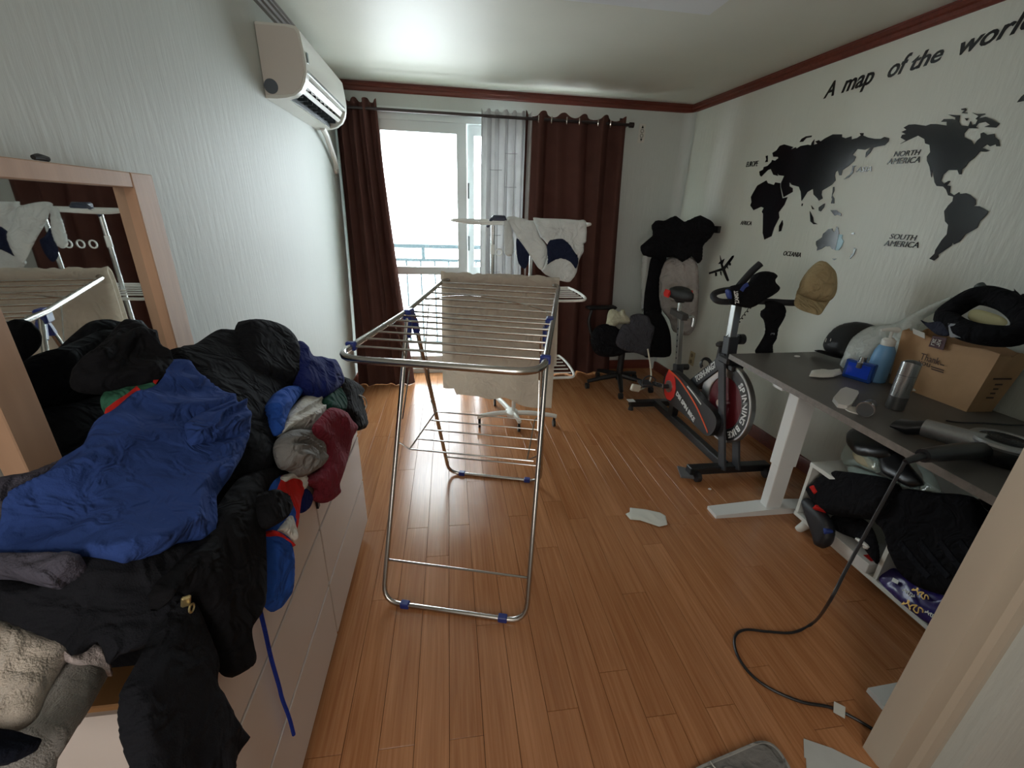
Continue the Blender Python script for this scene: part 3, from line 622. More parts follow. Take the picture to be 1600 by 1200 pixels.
def heap(name, x0, x1, y0, y1, z0, hf, m, label, cat, nx=40, ny=70):
    R = []
    for j in range(ny+1):
        R.append([(x0+(x1-x0)*i/nx, y0+(y1-y0)*j/ny) for i in range(nx+1)])
    G = np.array(R); s = (G[..., 0]-x0)/(x1-x0); t = (G[..., 1]-y0)/(y1-y0)
    e = np.minimum(np.minimum(s, 1-s)*3.2, np.minimum(t, 1-t)*5.5); e = np.clip(e, 0, 1); e = np.sqrt(1-(1-e)**2)
    h = hf(G[..., 0], G[..., 1])*e+.016*e*folds(G[..., 0]*1000, G[..., 1]*1000, .9, 55, 3, 2)
    jx = .012*np.sin(G[..., 1]*23)*(np.abs(s-.5)*2)**3; T = np.stack([G[..., 0]+jx, G[..., 1], z0+np.maximum(h, .0015)], -1); B = np.stack([G[..., 0]+jx, G[..., 1], np.full_like(h, z0)], -1)
    b = nx+1; F = T.reshape(-1, 3); n0 = len(F); q = [(j*b+i, j*b+i+1, (j+1)*b+i+1, (j+1)*b+i) for j in range(ny) for i in range(nx)]
    bd = [j*b for j in range(ny+1)]+[ny*b+i for i in range(1, b)]+[j*b+b-1 for j in range(ny-1, -1, -1)]+list(range(b-2, 0, -1))
    return MB().add(np.vstack([F, B.reshape(-1, 3)]), q+[tuple(k+n0 for k in g)[::-1] for g in q]+[(bd[i], bd[(i+1) % len(bd)], bd[(i+1) % len(bd)]+n0, bd[i]+n0) for i in range(len(bd))]).build(name, m, smooth=70, label=label, cat=cat)
heap('black_sweatshirt', -.765, -.425, .53, 1.56, DT+.001, lambda x, y: .15+.06*np.sin((y-.5)*4)-.10*(x+.6), c_blk, 'black sweatshirt spread under all the other clothes on the dresser', 'sweatshirt')
X = lambda v: {'x': v}
hood, _ = puff('black_hoodie', [(372, 503), (402, 500), (438, 510), (458, 530), (467, 562), (470, 598), (462, 625), (440, 645), (432, 690), (424, 732), (380, 742), (340, 700), (300, 640), (266, 580), (262, 548), (300, 540), (328, 522), (345, 514), (366, 516)],
    [(430, 505, X(-.60)), (270, 545, X(-.69)), (425, 725, X(-.43)), (330, 660, X(-.53)), (455, 600, X(-.52))], c_blk2, thick=.035, back=.07, wr=.014, fold=(.1, 60, 3), seed=4, label='thick black fleece hoodie humped at the back of the clothes heap', cat='hoodie')
puff('hood', [(372, 508), (400, 502), (436, 512), (458, 535), (466, 570), (464, 600), (420, 606), (372, 590), (366, 550)], [(430, 505, X(-.585)), (380, 600, X(-.565)), (460, 600, X(-.50))], c_blk2, hood, thick=.05, back=.03, wr=.006, fold=(.2, 70, 3), seed=9)
puff('black_scarf', [(112, 578), (140, 552), (165, 530), (182, 509), (200, 503), (218, 511), (228, 521), (243, 528), (248, 545), (262, 556), (270, 580), (262, 600), (232, 606), (180, 604), (130, 598)],
    [(205, 508, X(-.70)), (118, 586, X(-.68)), (255, 595, X(-.60))], c_blk, thick=.03, back=.05, wr=.05, fold=(-.35, 18, 5), n=44, seed=3, label='crumpled black knit garment in front of the mirror', cat='knitwear')
puff('green_shirt', [(158, 634), (170, 615), (200, 602), (238, 600), (250, 612), (220, 628), (190, 640), (165, 642)], [(165, 635, X(-.645)), (235, 602, X(-.625)), (210, 632, X(-.60))], c_green, thick=.02, back=.03, wr=.01, fold=(-.5, 16, 4), label='sea green shirt peeking out behind the blue shirt collar', cat='shirt')
bs_an = Surf([(290, 572, X(-.60)), (380, 670, X(-.475)), (330, 838, X(-.412)), (200, 868, X(-.445)), (0, 862, X(-.60)), (140, 680, X(-.61)), (230, 740, X(-.52))])
bo = [(240, 574), (252, 569), (274, 567), (292, 570), (309, 587), (326, 597), (350, 617), (366, 636), (377, 652), (384, 672), (382, 700), (371, 722), (360, 742), (346, 765), (334, 784), (335, 802), (332, 838), (300, 843), (277, 847), (259, 859), (195, 870), (120, 869), (40, 872), (-30, 876), (-30, 860), (0, 848), (32, 800), (67, 761), (98, 727), (125, 712), (140, 673), (163, 655), (210, 619), (240, 605), (224, 590)]
bsh, _ = puff('blue_shirt', bo, bs_an, c_navy, thick=.022, back=.03, rad=14, wr=.055, fold=(-.5, 62, 5), n=84, seed=12, smooth=2, label='blue cotton shirt with red collar trim sprawled on top of the clothes heap', cat='shirt')
def strip(name, path, S, wpx, m, parent, off=.02, th=.006):
    P = crom(np.array(path, float), 4); d = np.gradient(P, axis=0); d /= np.linalg.norm(d, axis=1)[:, None]; nrm = np.stack([-d[:, 1], d[:, 0]], 1)*wpx/2
    A = S(P-nrm)+S.nrm(P-nrm)*off; B = S(P+nrm)+S.nrm(P+nrm)*off; N = S.nrm(P)*th
    return MB().loft([[a-n, b-n, b+n, a+n] for a, b, n in zip(A, B, N)]).build(name, m, parent, smooth=60)
strip('collar_trim', [(224, 588), (231, 598), (241, 606)], bs_an, 9, c_red, bsh, .016)
strip('collar_trim', [(211, 619), (196, 632), (180, 643), (164, 656)], bs_an, 9, c_red, bsh, .016)
puff('sleeve', [(268, 682), (276, 672), (300, 655), (330, 645), (352, 636), (372, 648), (382, 672), (380, 700), (366, 712), (340, 706), (318, 714), (300, 718), (280, 722), (268, 705)], bs_an, c_navy, bsh, thick=.055, back=.0, wr=.034, fold=(-.35, 14, 5), n=44, seed=21)
puff('sleeve_fold', [(300, 728), (318, 710), (345, 706), (372, 705), (372, 722), (360, 742), (346, 764), (330, 770), (312, 762), (304, 745)], bs_an, c_navy, bsh, thick=.045, back=.0, wr=.018, fold=(-1.0, 16, 4), n=36, seed=5)
puff('grey_knit', [(-60, 770), (0, 750), (42, 742), (90, 722), (106, 720), (98, 736), (66, 765), (30, 806), (0, 850), (-60, 870)], [(0, 752, X(-.665)), (100, 724, X(-.63)), (10, 835, X(-.615))], c_charc, thick=.025, back=.05, wr=.014, fold=(-.4, 24, 4), label='heather grey knit top left of the blue shirt', cat='knitwear')
puff('grey_sweater', [(-50, 868), (0, 868), (60, 868), (125, 866), (116, 886), (88, 900), (75, 909), (40, 903), (0, 894), (-50, 892)], [(0, 880, X(-.575)), (110, 878, X(-.49)), (70, 905, X(-.505))], c_charc, thick=.014, back=.03, wr=.006, fold=(-.2, 18, 4), label='flat grey sweater sticking out below the blue shirt hem', cat='sweater')
puff('black_trousers', [(-40, 888), (0, 893), (40, 902), (80, 907), (125, 868), (200, 866), (332, 838), (318, 880), (280, 940), (240, 1000), (221, 1014), (187, 1024), (170, 1040), (163, 1026), (154, 1002), (133, 1020), (116, 1020), (110, 1004), (60, 985), (5, 966), (-40, 950)],
    [(0, 930, X(-.60)), (150, 1005, X(-.475)), (310, 850, X(-.425)), (130, 880, X(-.50)), (240, 990, X(-.43))], c_blk3, thick=.02, back=.05, rad=16, wr=.012, fold=(-.6, 50, 4), n=50, smooth=2, seed=6, label='greenish black trousers folded under the blue shirt at the near end of the dresser', cat='trousers')
jk, jS = puff('black_jacket', [(335, 800), (368, 752), (410, 728), (446, 728), (446, 742), (410, 776), (405, 850), (407, 930), (397, 965), (383, 986), (391, 1025), (386, 1045), (363, 1059), (344, 1053), (334, 1030), (322, 985), (292, 940), (262, 930), (240, 960), (232, 930), (262, 890), (310, 850)],
    [(430, 735, X(-.44)), (350, 805, X(-.42)), (400, 900, X(-.382)), (365, 1050, X(-.377)), (300, 890, X(-.412)), (245, 940, X(-.425))], c_blk, thick=.024, back=.006, rad=18, wr=.014, fold=(1.3, 40, 4), n=55, smooth=2, seed=15, label='black zip jacket hanging over the dresser front with one sleeve', cat='jacket')
z0 = jS((268, 942))[0]+jS.nrm((268, 942))[0]*.024
zp = MB().box(z0, (.012, .006, .022), rotm(.3, .2, .6), .002).build('zip_slider', mat('zip_brass', (196, 178, 130), .35, .8), jk)
z1 = jS((274, 950))[0]+jS.nrm((274, 950))[0]*.026
MB().tube([z1+V(0, .006*math.cos(t), .006*math.sin(t)-.004) for t in np.linspace(0, 6.28, 10, endpoint=False)], .0016, 5, closed=True).build('zip_ring', MATS['zip_brass'], zp)
puff('hanging_trousers', [(232, 1000), (205, 1050), (190, 1078), (186, 1110), (189, 1150), (204, 1200), (222, 1260), (345, 1260), (362, 1186), (383, 1158), (371, 1140), (356, 1122), (336, 1084), (326, 1072), (329, 1040), (312, 990), (290, 945), (262, 940)],
    [(270, 960, X(-.418)), (300, 1190, X(-.375)), (195, 1110, X(-.402)), (330, 1060, X(-.385))], c_blk3, thick=.022, back=.008, rad=18, wr=.014, fold=(1.25, 42, 5), n=50, seed=31, label='black trouser leg dangling down the dresser front below the zip jacket', cat='trousers')
puff('rolled_cuff', [(396, 778), (416, 769), (432, 780), (439, 800), (432, 818), (412, 829), (400, 818)], [(400, 775, X(-.40)), (436, 800, X(-.385)), (410, 825, X(-.378))], c_blk, jk, thick=.035, back=.015, wr=.012, fold=(1.2, 10, 4), n=24)
# striped sports shirt hanging over the edge
rw, rS = puff('sports_shirt', [(405, 762), (420, 746), (450, 740), (467, 750), (470, 768), (463, 790), (459, 826), (449, 846), (454, 880), (453, 915), (441, 945), (425, 957), (411, 946), (404, 930), (403, 850)], [(440, 745, X(-.42)), (430, 850, X(-.385)), (425, 950, X(-.380)), (460, 790, X(-.392))], c_blu2, thick=.022, back=.006, wr=.009, fold=(1.2, 26, 4), seed=2, n=40, label='blue sports shirt with red and white blocks hanging over the dresser edge', cat='shirt')
puff('red_block', [(411, 772), (424, 748), (446, 742), (465, 750), (468, 768), (461, 792), (456, 826), (447, 840), (440, 824), (436, 800), (420, 790)], rS, c_red, rw, thick=.029, back=0, wr=.006, fold=(1.2, 22, 4), n=30)
puff('white_block', [(423, 752), (438, 743), (456, 744), (467, 754), (464, 772), (454, 768), (453, 760), (440, 758), (427, 764)], rS, c_wht, rw, thick=.034, back=0, wr=.003, n=22)
puff('white_block', [(412, 836), (424, 822), (438, 808), (446, 824), (450, 846), (442, 852), (428, 842)], rS, c_wht, rw, thick=.034, back=0, wr=.003, n=22)
puff('red_piping', [(405, 832), (416, 834), (430, 842), (446, 853), (444, 859), (428, 849), (404, 842)], rS, c_red, rw, thick=.031, back=0, wr=0, n=22)
puff('blue_sock', [(466, 765), (478, 765), (486, 780), (480, 796), (470, 802), (462, 794)], [(470, 768, X(-.398)), (484, 780, X(-.39)), (470, 800, X(-.39))], c_royal, thick=.012, back=.006, wr=.004, n=16, label='small dark blue sock beside the red block of the sports shirt', cat='sock')
puff('maroon_sweatpants', [(487, 671), (500, 652), (512, 639), (522, 637), (538, 642), (546, 654), (556, 666), (550, 680), (544, 698), (540, 720), (527, 755), (529, 769), (508, 786), (488, 781), (491, 765), (484, 760), (472, 750), (499, 730), (502, 705)], [(528, 645, X(-.372)), (490, 690, X(-.378)), (548, 690, X(-.382)), (505, 780, X(-.386)), (525, 735, X(-.372))], c_maroon, thick=.026, back=.008, wr=.022, fold=(1.15, 20, 5), n=48, seed=17, label='maroon sweatpants hanging over the far end of the dresser edge', cat='sweatpants')
puff('white_shirt_roll', [(437, 680), (441, 662), (452, 643), (470, 622), (490, 612), (503, 620), (508, 634), (506, 650), (496, 662), (487, 672), (470, 671), (452, 674)], [(490, 615, X(-.47)), (440, 675, X(-.43)), (500, 655, X(-.415))], c_wht, thick=.03, back=.03, wr=.024, fold=(-.5, 15, 4), n=36, seed=3, label='rolled white top between the blue sleeve and the maroon sweatpants', cat='shirt')
puff('grey_sweat_roll', [(431, 704), (436, 684), (455, 672), (480, 674), (490, 672), (498, 682), (502, 702), (500, 728), (482, 741), (468, 746), (455, 736), (440, 730)], [(455, 680, X(-.415)), (495, 725, X(-.38)), (440, 720, X(-.40))], c_grey, thick=.034, back=.02, wr=.030, fold=(.9, 15, 4), n=38, seed=7, label='grey sweatshirt sleeve rolled up in front of the white top', cat='sweatshirt')
puff('blue_white_sleeve', [(423, 632), (438, 609), (458, 602), (473, 607), (466, 620), (450, 640), (441, 660), (433, 682), (427, 672), (424, 650)], [(430, 640, X(-.455)), (465, 606, X(-.49)), (432, 678, X(-.435))], c_blu2, thick=.022, back=.03, wr=.008, fold=(-.8, 14, 4), n=24, label='bright blue sleeve squeezed left of the rolled white top', cat='shirt')
puff('royal_blue_jersey', [(455, 538), (466, 534), (476, 541), (484, 557), (497, 558), (507, 561), (521, 563), (528, 574), (533, 587), (536, 600), (527, 609), (507, 622), (483, 614), (473, 608), (464, 592), (456, 565)], [(520, 572, X(-.455)), (460, 540, X(-.53)), (500, 616, X(-.43))], c_royal, thick=.03, back=.05, wr=.020, fold=(.5, 18, 3), n=36, seed=11, label='royal blue mesh jersey at the far end of the clothes heap', cat='jersey')
puff('dark_green_shorts', [(507, 622), (527, 604), (536, 612), (541, 628), (539, 642), (528, 644), (510, 640)], [(515, 630, X(-.405)), (535, 612, X(-.41)), (535, 640, X(-.385))], c_dgreen, thick=.015, back=.03, wr=.006, n=20, label='dark green shorts under the royal blue jersey', cat='shorts')
bc, _ = puff('black_drawstring_shorts', [(534, 590), (546, 592), (560, 600), (569, 610), (565, 618), (569, 634), (574, 664), (566, 671), (555, 672), (550, 655), (540, 640), (538, 618)], [(545, 598, X(-.41)), (570, 662, X(-.378)), (545, 640, X(-.385))], c_blk, thick=.016, back=.014, wr=.008, fold=(1.1, 12, 4), n=26, label='black drawstring shorts drooping off the far corner of the dresser', cat='shorts')
MB().tube([at(561, 617, x=-.385), at(570, 622, x=-.38), at(573, 632, x=-.378), at(569, 641, x=-.38)], .0025, 6, smooth=5).build('drawstring', c_wht, bc)
puff('cream_fleece', [(-60, 955), (0, 966), (40, 976), (80, 992), (112, 1006), (96, 1040), (76, 1080), (60, 1120), (36, 1140), (10, 1146), (-60, 1150)], [(0, 972, X(-.60)), (100, 1012, X(-.52)), (10, 1138, X(-.53))], c_beige, thick=.03, back=.05, wr=.012, fold=(1.9, 45, 4), n=36, label='cream fleece top at the near end of the dresser', cat='fleece')
gf, _ = puff('grey_fleece', [(100, 1034), (130, 1040), (166, 1056), (150, 1086), (130, 1120), (108, 1152), (85, 1192), (70, 1230), (-60, 1240), (-60, 1150), (20, 1145), (60, 1120), (76, 1080)], [(150, 1060, X(-.50)), (60, 1150, X(-.49)), (80, 1200, X(-.475)), (-40, 1180, X(-.53))], c_gfl, thick=.028, back=.03, wr=.008, fold=(2.1, 40, 5), n=36, label='grey fleece sleeve with pale lining hanging off the near dresser end', cat='fleece')
puff('lining_cuff', [(100, 1016), (125, 1018), (156, 1004), (174, 1045), (166, 1057), (132, 1042), (102, 1034)], [(110, 1022, X(-.51)), (165, 1045, X(-.49)), (150, 1010, X(-.495))], c_pink, gf, thick=.016, back=.02, wr=.004, n=22)
puff('navy_cloth', [(-60, 1148), (0, 1150), (30, 1158), (60, 1170), (30, 1186), (8, 1192), (-60, 1196)], [(0, 1155, X(-.485)), (55, 1170, X(-.462)), (10, 1190, X(-.465))], c_dnavy, thick=.012, back=.008, wr=.004, n=24, label='dark navy cloth lying on the grey fleece in the lower left corner', cat='cloth')
MB().tube([at(u, v, x=xx) for u, v, xx in ((404, 940, -.384), (408, 960, -.392), (415, 990, -.394), (424, 1030, -.396), (436, 1072, -.397), (441, 1092, -.397), (452, 1122, -.396), (459, 1148, -.395))], .0042, 7, smooth=5).build('blue_drawstring', cloth('blue_lace', (34, 52, 140), bump=.8), smooth=True, label='blue drawstring dangling in front of the white drawers', cat='drawstring')
# ================================================================ laundry on the tower stand
Yv = lambda v: {'y': v}
c_tee = cloth('white_tee', (220, 222, 220), translucent=.2); c_ind = cloth('indigo_panel', (34, 40, 62))
flat = [(790, 345, Yv(2.585)), (916, 346, Yv(2.60)), (880, 440, Yv(2.585)), (790, 400, Yv(2.575))]
sh, sS = puff('white_shirt', [(833, 340), (845, 341), (877, 342), (905, 344), (916, 346), (916, 378), (912, 380), (912, 393), (905, 406), (901, 426), (893, 438), (886, 441), (862, 434), (845, 422), (854, 405), (855, 382), (844, 370), (836, 350)], flat, c_tee, thick=.012, back=.012, rad=6, wr=.014, fold=(1.35, 16, 4), n=44, smooth=2, label='white shirt with indigo panel hung at the right end of the tower stand', cat='shirt')
puff('indigo_panel', [(855, 377), (865, 372), (876, 371), (887, 378), (896, 390), (904, 404), (899, 422), (889, 411), (875, 405), (860, 411), (847, 422), (855, 405)], sS, c_ind, sh, thick=.020, back=0, rad=4, wr=.006, fold=(1.3, 14, 4), n=30)
puff('white_long_shirt', [(791, 341), (796, 338), (808, 339), (829, 345), (836, 350), (844, 370), (854, 384), (854, 404), (845, 422), (830, 402), (820, 387), (805, 366), (796, 349)], [(800, 342, Yv(2.57)), (850, 390, Yv(2.56)), (830, 400, Yv(2.555))], c_tee, thick=.016, back=.012, rad=7, wr=.014, fold=(1.1, 12, 5), n=36, label='white long-sleeved top folded over the middle of the tower stand', cat='shirt')
puff('white_sock', [(788, 345), (796, 347), (800, 362), (803, 380), (802, 395), (797, 401), (790, 398), (787, 389), (787, 356)], [(792, 346, Yv(2.575)), (802, 380, Yv(2.57)), (790, 398, Yv(2.57))], c_tee, thick=.014, back=.014, wr=.006, n=20, label='long white sock hanging left of the white tops on the tower stand', cat='sock')
puff('navy_shorts', [(807, 372), (820, 386), (827, 391), (826, 408), (820, 420), (812, 414), (808, 402)], [(810, 376, Yv(2.61)), (826, 400, Yv(2.61)), (815, 415, Yv(2.61))], c_ind, thick=.008, back=.008, wr=.005, n=18, label='small navy and white underwear hanging between the tops on the tower stand', cat='underwear')
# ================================================================ coats in the corner
c_coatg = cloth('grey_nylon', (160, 154, 150), bump=.1, crumple=10); c_pole = m_dark
hk = thing('coat_hook_rail', (2.04, 3.45, 1.36), 'dark wall hook rail hidden behind the hanging coats', 'hook rail')
MB().bb(2.02, 2.042, 3.2, 3.72, 1.33, 1.38, .003).build('rail', m_dark, hk)
for y in (3.28, 3.46, 3.64): MB().tube([(2.022, y, 1.36), (1.975, y, 1.345), (1.965, y, 1.375), (1.975, y, 1.39)], .007, 8, smooth=4).build('hook', m_dark, hk)
puff('black_coat', [(1018, 352), (1024, 345), (1036, 346), (1046, 341), (1056, 337), (1070, 347), (1094, 336), (1112, 345), (1116, 358), (1108, 372), (1096, 384), (1096, 404), (1090, 412), (1080, 400), (1066, 410), (1054, 400), (1030, 404), (1006, 398), (1000, 385), (1020, 368), (1020, 358)],
    [(1060, 342, {'x': 1.88}), (1113, 352, {'x': 1.95}), (1002, 386, Yv(3.42)), (1070, 405, {'x': 1.86})], c_blk, thick=.05, back=.06, rad=14, wr=.02, fold=(.6, 26, 3), n=40, smooth=1, label='black coat bunched over the hooks in the room corner', cat='coat')
puff('grey_windbreaker', [(1042, 404), (1060, 402), (1080, 402), (1090, 415), (1092, 440), (1091, 480), (1088, 505), (1082, 518), (1074, 524), (1052, 518), (1046, 500), (1032, 480), (1029, 450), (1030, 425)], [(1060, 405, Yv(3.40)), (1090, 430, {'x': 1.95}), (1075, 520, Yv(3.34)), (1035, 470, Yv(3.42))], c_coatg, thick=.035, back=.035, rad=14, wr=.035, fold=(1.45, 13, 6), n=46, label='grey nylon windbreaker hanging under the black coat behind the bike seat', cat='windbreaker')
puff('black_trousers_hung', [(1020, 398), (1042, 402), (1034, 425), (1030, 450), (1034, 485), (1028, 505), (1008, 500), (1006, 470), (1012, 430)], [(1030, 404, Yv(3.47)), (1010, 490, Yv(3.44)), (1032, 480, Yv(3.45))], c_blk, thick=.025, back=.03, wr=.01, fold=(1.4, 14, 5), n=28, label='black trousers hanging left of the grey windbreaker', cat='trousers')
puff('plastic_garment_bag', [(1005, 398), (1018, 398), (1016, 412), (1013, 440), (1009, 470), (1004, 488), (1001, 470), (1002, 430)], [(1008, 400, Yv(3.52)), (1016, 412, Yv(3.5)), (1004, 480, Yv(3.5))], mat('clear_film', (200, 202, 200), .15, alpha=.45), thick=.012, back=.012, wr=.006, fold=(1.5, 8, 5), n=28, label='clear plastic garment bag at the left edge of the hung coats', cat='garment bag')
# ================================================================ office chair
m_chp = mat('chair_plastic', (24, 24, 26), .5); c_chf = cloth('chair_mesh', (20, 20, 22))
ch = thing('office_chair', (1.47, 3.42, 0), 'black swivel office chair loaded with clothes beside the brown curtain', 'office chair')
cc = V(1.47, 3.40, 0)
for k in range(5):
    a = math.radians(-105+72*k); t = cc+V(.29*math.cos(a), .27*math.sin(a), .07)
    MB().tube([cc+V(0, 0, .12), (cc+t)/2+V(0, 0, .065), t], [.026, .022, .016], 8, smooth=4).build('base_arm', m_chp, ch, smooth=True)
    MB().cyl(t+V(-.014, 0, -.042), t+V(.014, 0, -.042), .027, n=14).build('caster', m_chp, ch, smooth=True)
MB().cyl(cc+V(0, 0, .08), cc+V(0, 0, .40), .028, n=14).build('gas_lift', m_chp, ch, smooth=True)
seat = [(923, 520), (932, 506), (960, 500), (1000, 508), (1012, 530), (1006, 552), (985, 560), (950, 560), (930, 552)]
MB().loft([[ (cc+V(.24*sx*q, .24*sy*q, z)) for sx, sy in ((1, .55), (.85, .9), (.4, 1), (-.4, 1), (-.85, .9), (-1, .55), (-1, -.55), (-.85, -.9), (-.4, -1), (.4, -1), (.85, -.9), (1, -.55))] for q, z in ((.80, .385), (.97, .40), (1.02, .44), (.97, .475), (.75, .485))]).build('seat', c_chf, ch, smooth=50)
MB().tube([cc+V(-.22, .15, .40), cc+V(-.27, .17, .55), cc+V(-.25, .18, .66)], .014, 8, smooth=4).build('arm_post', m_chp, ch, smooth=True)
MB().box(cc+V(-.17, .17, .685), (.27, .09, .028), rotm(0, 0, .1), .012).build('armrest', m_chp, ch)
puff('backrest', [(1008, 490), (1020, 482), (1034, 490), (1046, 515), (1049, 540), (1046, 557), (1020, 558), (1006, 556), (1002, 520)], [(1012, 488, Yv(3.30)), (1046, 540, Yv(3.24)), (1010, 555, Yv(3.22))], c_chf, ch, thick=.02, back=.035, wr=.0, n=24)
MB().tube([cc+V(.10, -.05, .40), cc+V(.20, -.10, .37), cc+V(.24, -.12, .45)], .016, 8, smooth=4).build('back_bracket', m_chp, ch, smooth=True)
puff('black_backpack', [(922, 530), (930, 512), (945, 506), (962, 510), (978, 530), (976, 552), (950, 558), (930, 552)], [(925, 525, Yv(3.2)), (970, 520, Yv(3.2)), (945, 555, Yv(3.15))], c_blk, thick=.04, back=.05, wr=.01, n=26, label='black bag resting on the office chair seat below the cream towel', cat='bag')
puff('cream_towel', [(945, 520), (948, 500), (951, 486), (958, 483), (966, 487), (974, 483), (978, 492), (984, 498), (985, 505), (968, 506), (960, 512), (959, 520), (964, 526), (952, 528)], [(955, 490, Yv(3.28)), (982, 502, Yv(3.24)), (952, 525, Yv(3.18))], cloth('cream_terry', (196, 192, 168), bump=.9), thick=.03, back=.05, rad=7, wr=.014, fold=(.9, 9, 3), n=32, label='crumpled cream towel on top of the office chair', cat='towel')
puff('grey_cloth', [(985, 494), (998, 490), (1012, 494), (1018, 506), (1023, 512), (1018, 535), (1013, 556), (995, 552), (976, 548), (962, 536), (972, 508), (984, 506)], [(990, 495, Yv(3.20)), (1020, 512, Yv(3.16)), (970, 536, Yv(3.12)), (1010, 555, Yv(3.12))], cloth('slate_cloth', (70, 70, 76)), thick=.02, back=.03, rad=9, wr=.012, fold=(1.1, 14, 4), n=34, label='slate grey cloth draped over the office chair seat', cat='cloth')
# ================================================================ spin bike
m_bk = mat('bike_black', (24, 25, 27), .38); m_bk2 = mat('bike_satin', (44, 46, 50), .42); m_bred = mat('bike_red', (206, 40, 34), .35); m_borg = mat('bike_orange', (226, 84, 36), .35); m_bw = mat('print_white', (222, 224, 222), .5)
m_fly = mat('flywheel_steel', (172, 172, 170), .28, .9); m_pad = mat('saddle_vinyl', (22, 22, 24), .5)
BX = 1.60
bk = thing('spin_bike', (BX, 2.45, 0), 'black and red indoor spin bike standing in front of the world map wall', 'exercise bike')
def beam(p0, p1, w, h, bev=.004):
    p0, p1 = np.array(p0, float), np.array(p1, float); d = p1-p0; L = np.linalg.norm(d); d /= L; sx = V(1, 0, 0) if abs(d[0]) < .9 else V(0, 1, 0)
    s = sx-d*(sx@d); s /= np.linalg.norm(s); t = np.cross(d, s); R = np.stack([s, d, t], 1); return MB().box((p0+p1)/2, (w, L, h), R, bev)
beam((1.36, 1.985, .055), (1.87, 1.985, .055), .055, .045).build('front_foot', m_bk, bk)
beam((1.385, 2.93, .055), (1.82, 2.93, .055), .055, .045).build('rear_foot', m_bk, bk)
MB().bb(1.365, 1.42, 2.905, 2.955, .078, .081).build('foot_label', m_bw, bk)
for x in (1.40, 1.84):
    MB().cyl((x-.012, 1.945, .030), (x+.012, 1.945, .030), .030, n=18).build('transport_wheel', m_dark, bk, smooth=True)
    MB().cyl((x, 2.93, 0), (x, 2.93, .04), .022, .014, n=14).build('levelling_foot', m_dark, bk, smooth=True)
MB().prism([(1.30, 1.95), (1.37, 1.93), (1.40, 2.02), (1.335, 2.06)], (0, 0, .026), (1, 0, 0), (0, 1, 0), .010).build('foot_plate', mat('plate_grey', (96, 98, 100), .4), bk)
for x, nm in ((1.555, 'l'), (1.645, 'r')):
    beam((x, 1.955, .06), (x, 2.185, .70), .014, .06, .003).build('fork_plate', m_bk2, bk)
beam((BX, 2.185, .70), (BX, 2.185, .62), .10, .06).build('fork_crown', m_bk2, bk)
beam((BX, 2.0, .06), (BX, 2.93, .06), .05, .05).build('lower_beam', m_bk, bk)
tb0, tb1 = V(BX, 2.60, .26), V(BX, 2.20, .655); beam(tb0, tb1, .05, .075).build('main_beam', m_bk2, bk)
beam((BX, 2.66, .06), (BX, 2.64, .30), .05, .06).build('rear_strut', m_bk, bk)
d = (tb1-tb0)/np.linalg.norm(tb1-tb0); up = np.cross(V(1, 0, 0), -d); up = up/np.linalg.norm(up)
if up[2] < 0: up = -up
def btext(body, p, u, v, width, h, m, nm='lettering', bold=.02, parent=bk, th=.0012, shear=0):
    return letters(MB(), body, p, u, v, th, shear, bold, width, h).build(nm, m, parent)
s0 = V(BX-.0255, 0, 0)
btext('TOSHI-MAG7', V(BX-.0265, 2.405, .437), d, up, .235, .038, m_bw, shear=.0)
# saddle post
beam((BX, 2.665, .30), (BX, 2.70, .46), .055, .055).build('seat_tube', m_bk2, bk)
beam((BX, 2.70, .44), (BX, 2.775, .775), .034, .034, .003).build('seat_post', m_fly, bk)
for k in range(6):
    t = .18+k*.12; p = V(BX, 2.70, .44)*(1-t)+V(BX, 2.775, .775)*t; MB().cyl(p+V(-.0185, 0, 0), p+V(-.0165, 0, 0), .0065, n=10).build('adjust_hole', m_dark, bk)
MB().cyl((BX+.03, 2.69, .44), (BX+.07, 2.69, .44), .022, n=16).build('seat_knob', m_dark, bk, smooth=True)
beam((BX, 2.72, .79), (BX, 2.90, .80), .045, .045).build('seat_slider', mat('slider_grey', (72, 70, 70), .4), bk)
MB().tube([(BX+.03, 2.74, .79), (BX+.065, 2.74, .79), (BX+.072, 2.735, .77), (BX+.07, 2.73, .725)], .012, 10, smooth=5).build('slider_lever', m_chrome, bk, smooth=True)
MB().cyl((BX, 2.82, .81), (BX, 2.825, .89), .013, n=12).build('saddle_pin', m_chrome, bk, smooth=True)
MB().cyl((BX, 2.822, .875), (BX, 2.825, .905), .028, .05, n=16).build('saddle_clamp', m_dark, bk, smooth=True)
def ringxy(cy, z, wx, wy, n=24, p=2.4): return [(BX+wx*np.sign(math.cos(a))*abs(math.cos(a))**(2/p), cy+wy*np.sign(math.sin(a))*abs(math.sin(a))**(2/p), z) for a in np.linspace(0, 2*math.pi, n, endpoint=False)]
def sad(z, sc):
    out = []
    for a in np.linspace(0, 2*math.pi, 32, endpoint=False):
        y = math.sin(a); w = .092*(.42+.58/(1+math.exp(-6*(y-.05)))); out.append((BX+w*sc*math.cos(a), 2.80+.125*sc*y, z+.012*max(0, y)))
    return out
MB().loft([sad(.895, .55), sad(.905, .92), sad(.93, 1.0), sad(.955, .95), sad(.968, .7), sad(.968, .2)]).build('saddle', m_pad, bk, smooth=60)
for s in (-1, 1):
    MB().loft([[(BX+s*(.088+dx), y, z) for dx, z in ((0, .905), (.006, .93), (-.004, .957), (-.012, .93))] for y in (2.83, 2.86, 2.90)]).build('saddle_stripe', m_bred, bk, smooth=40)
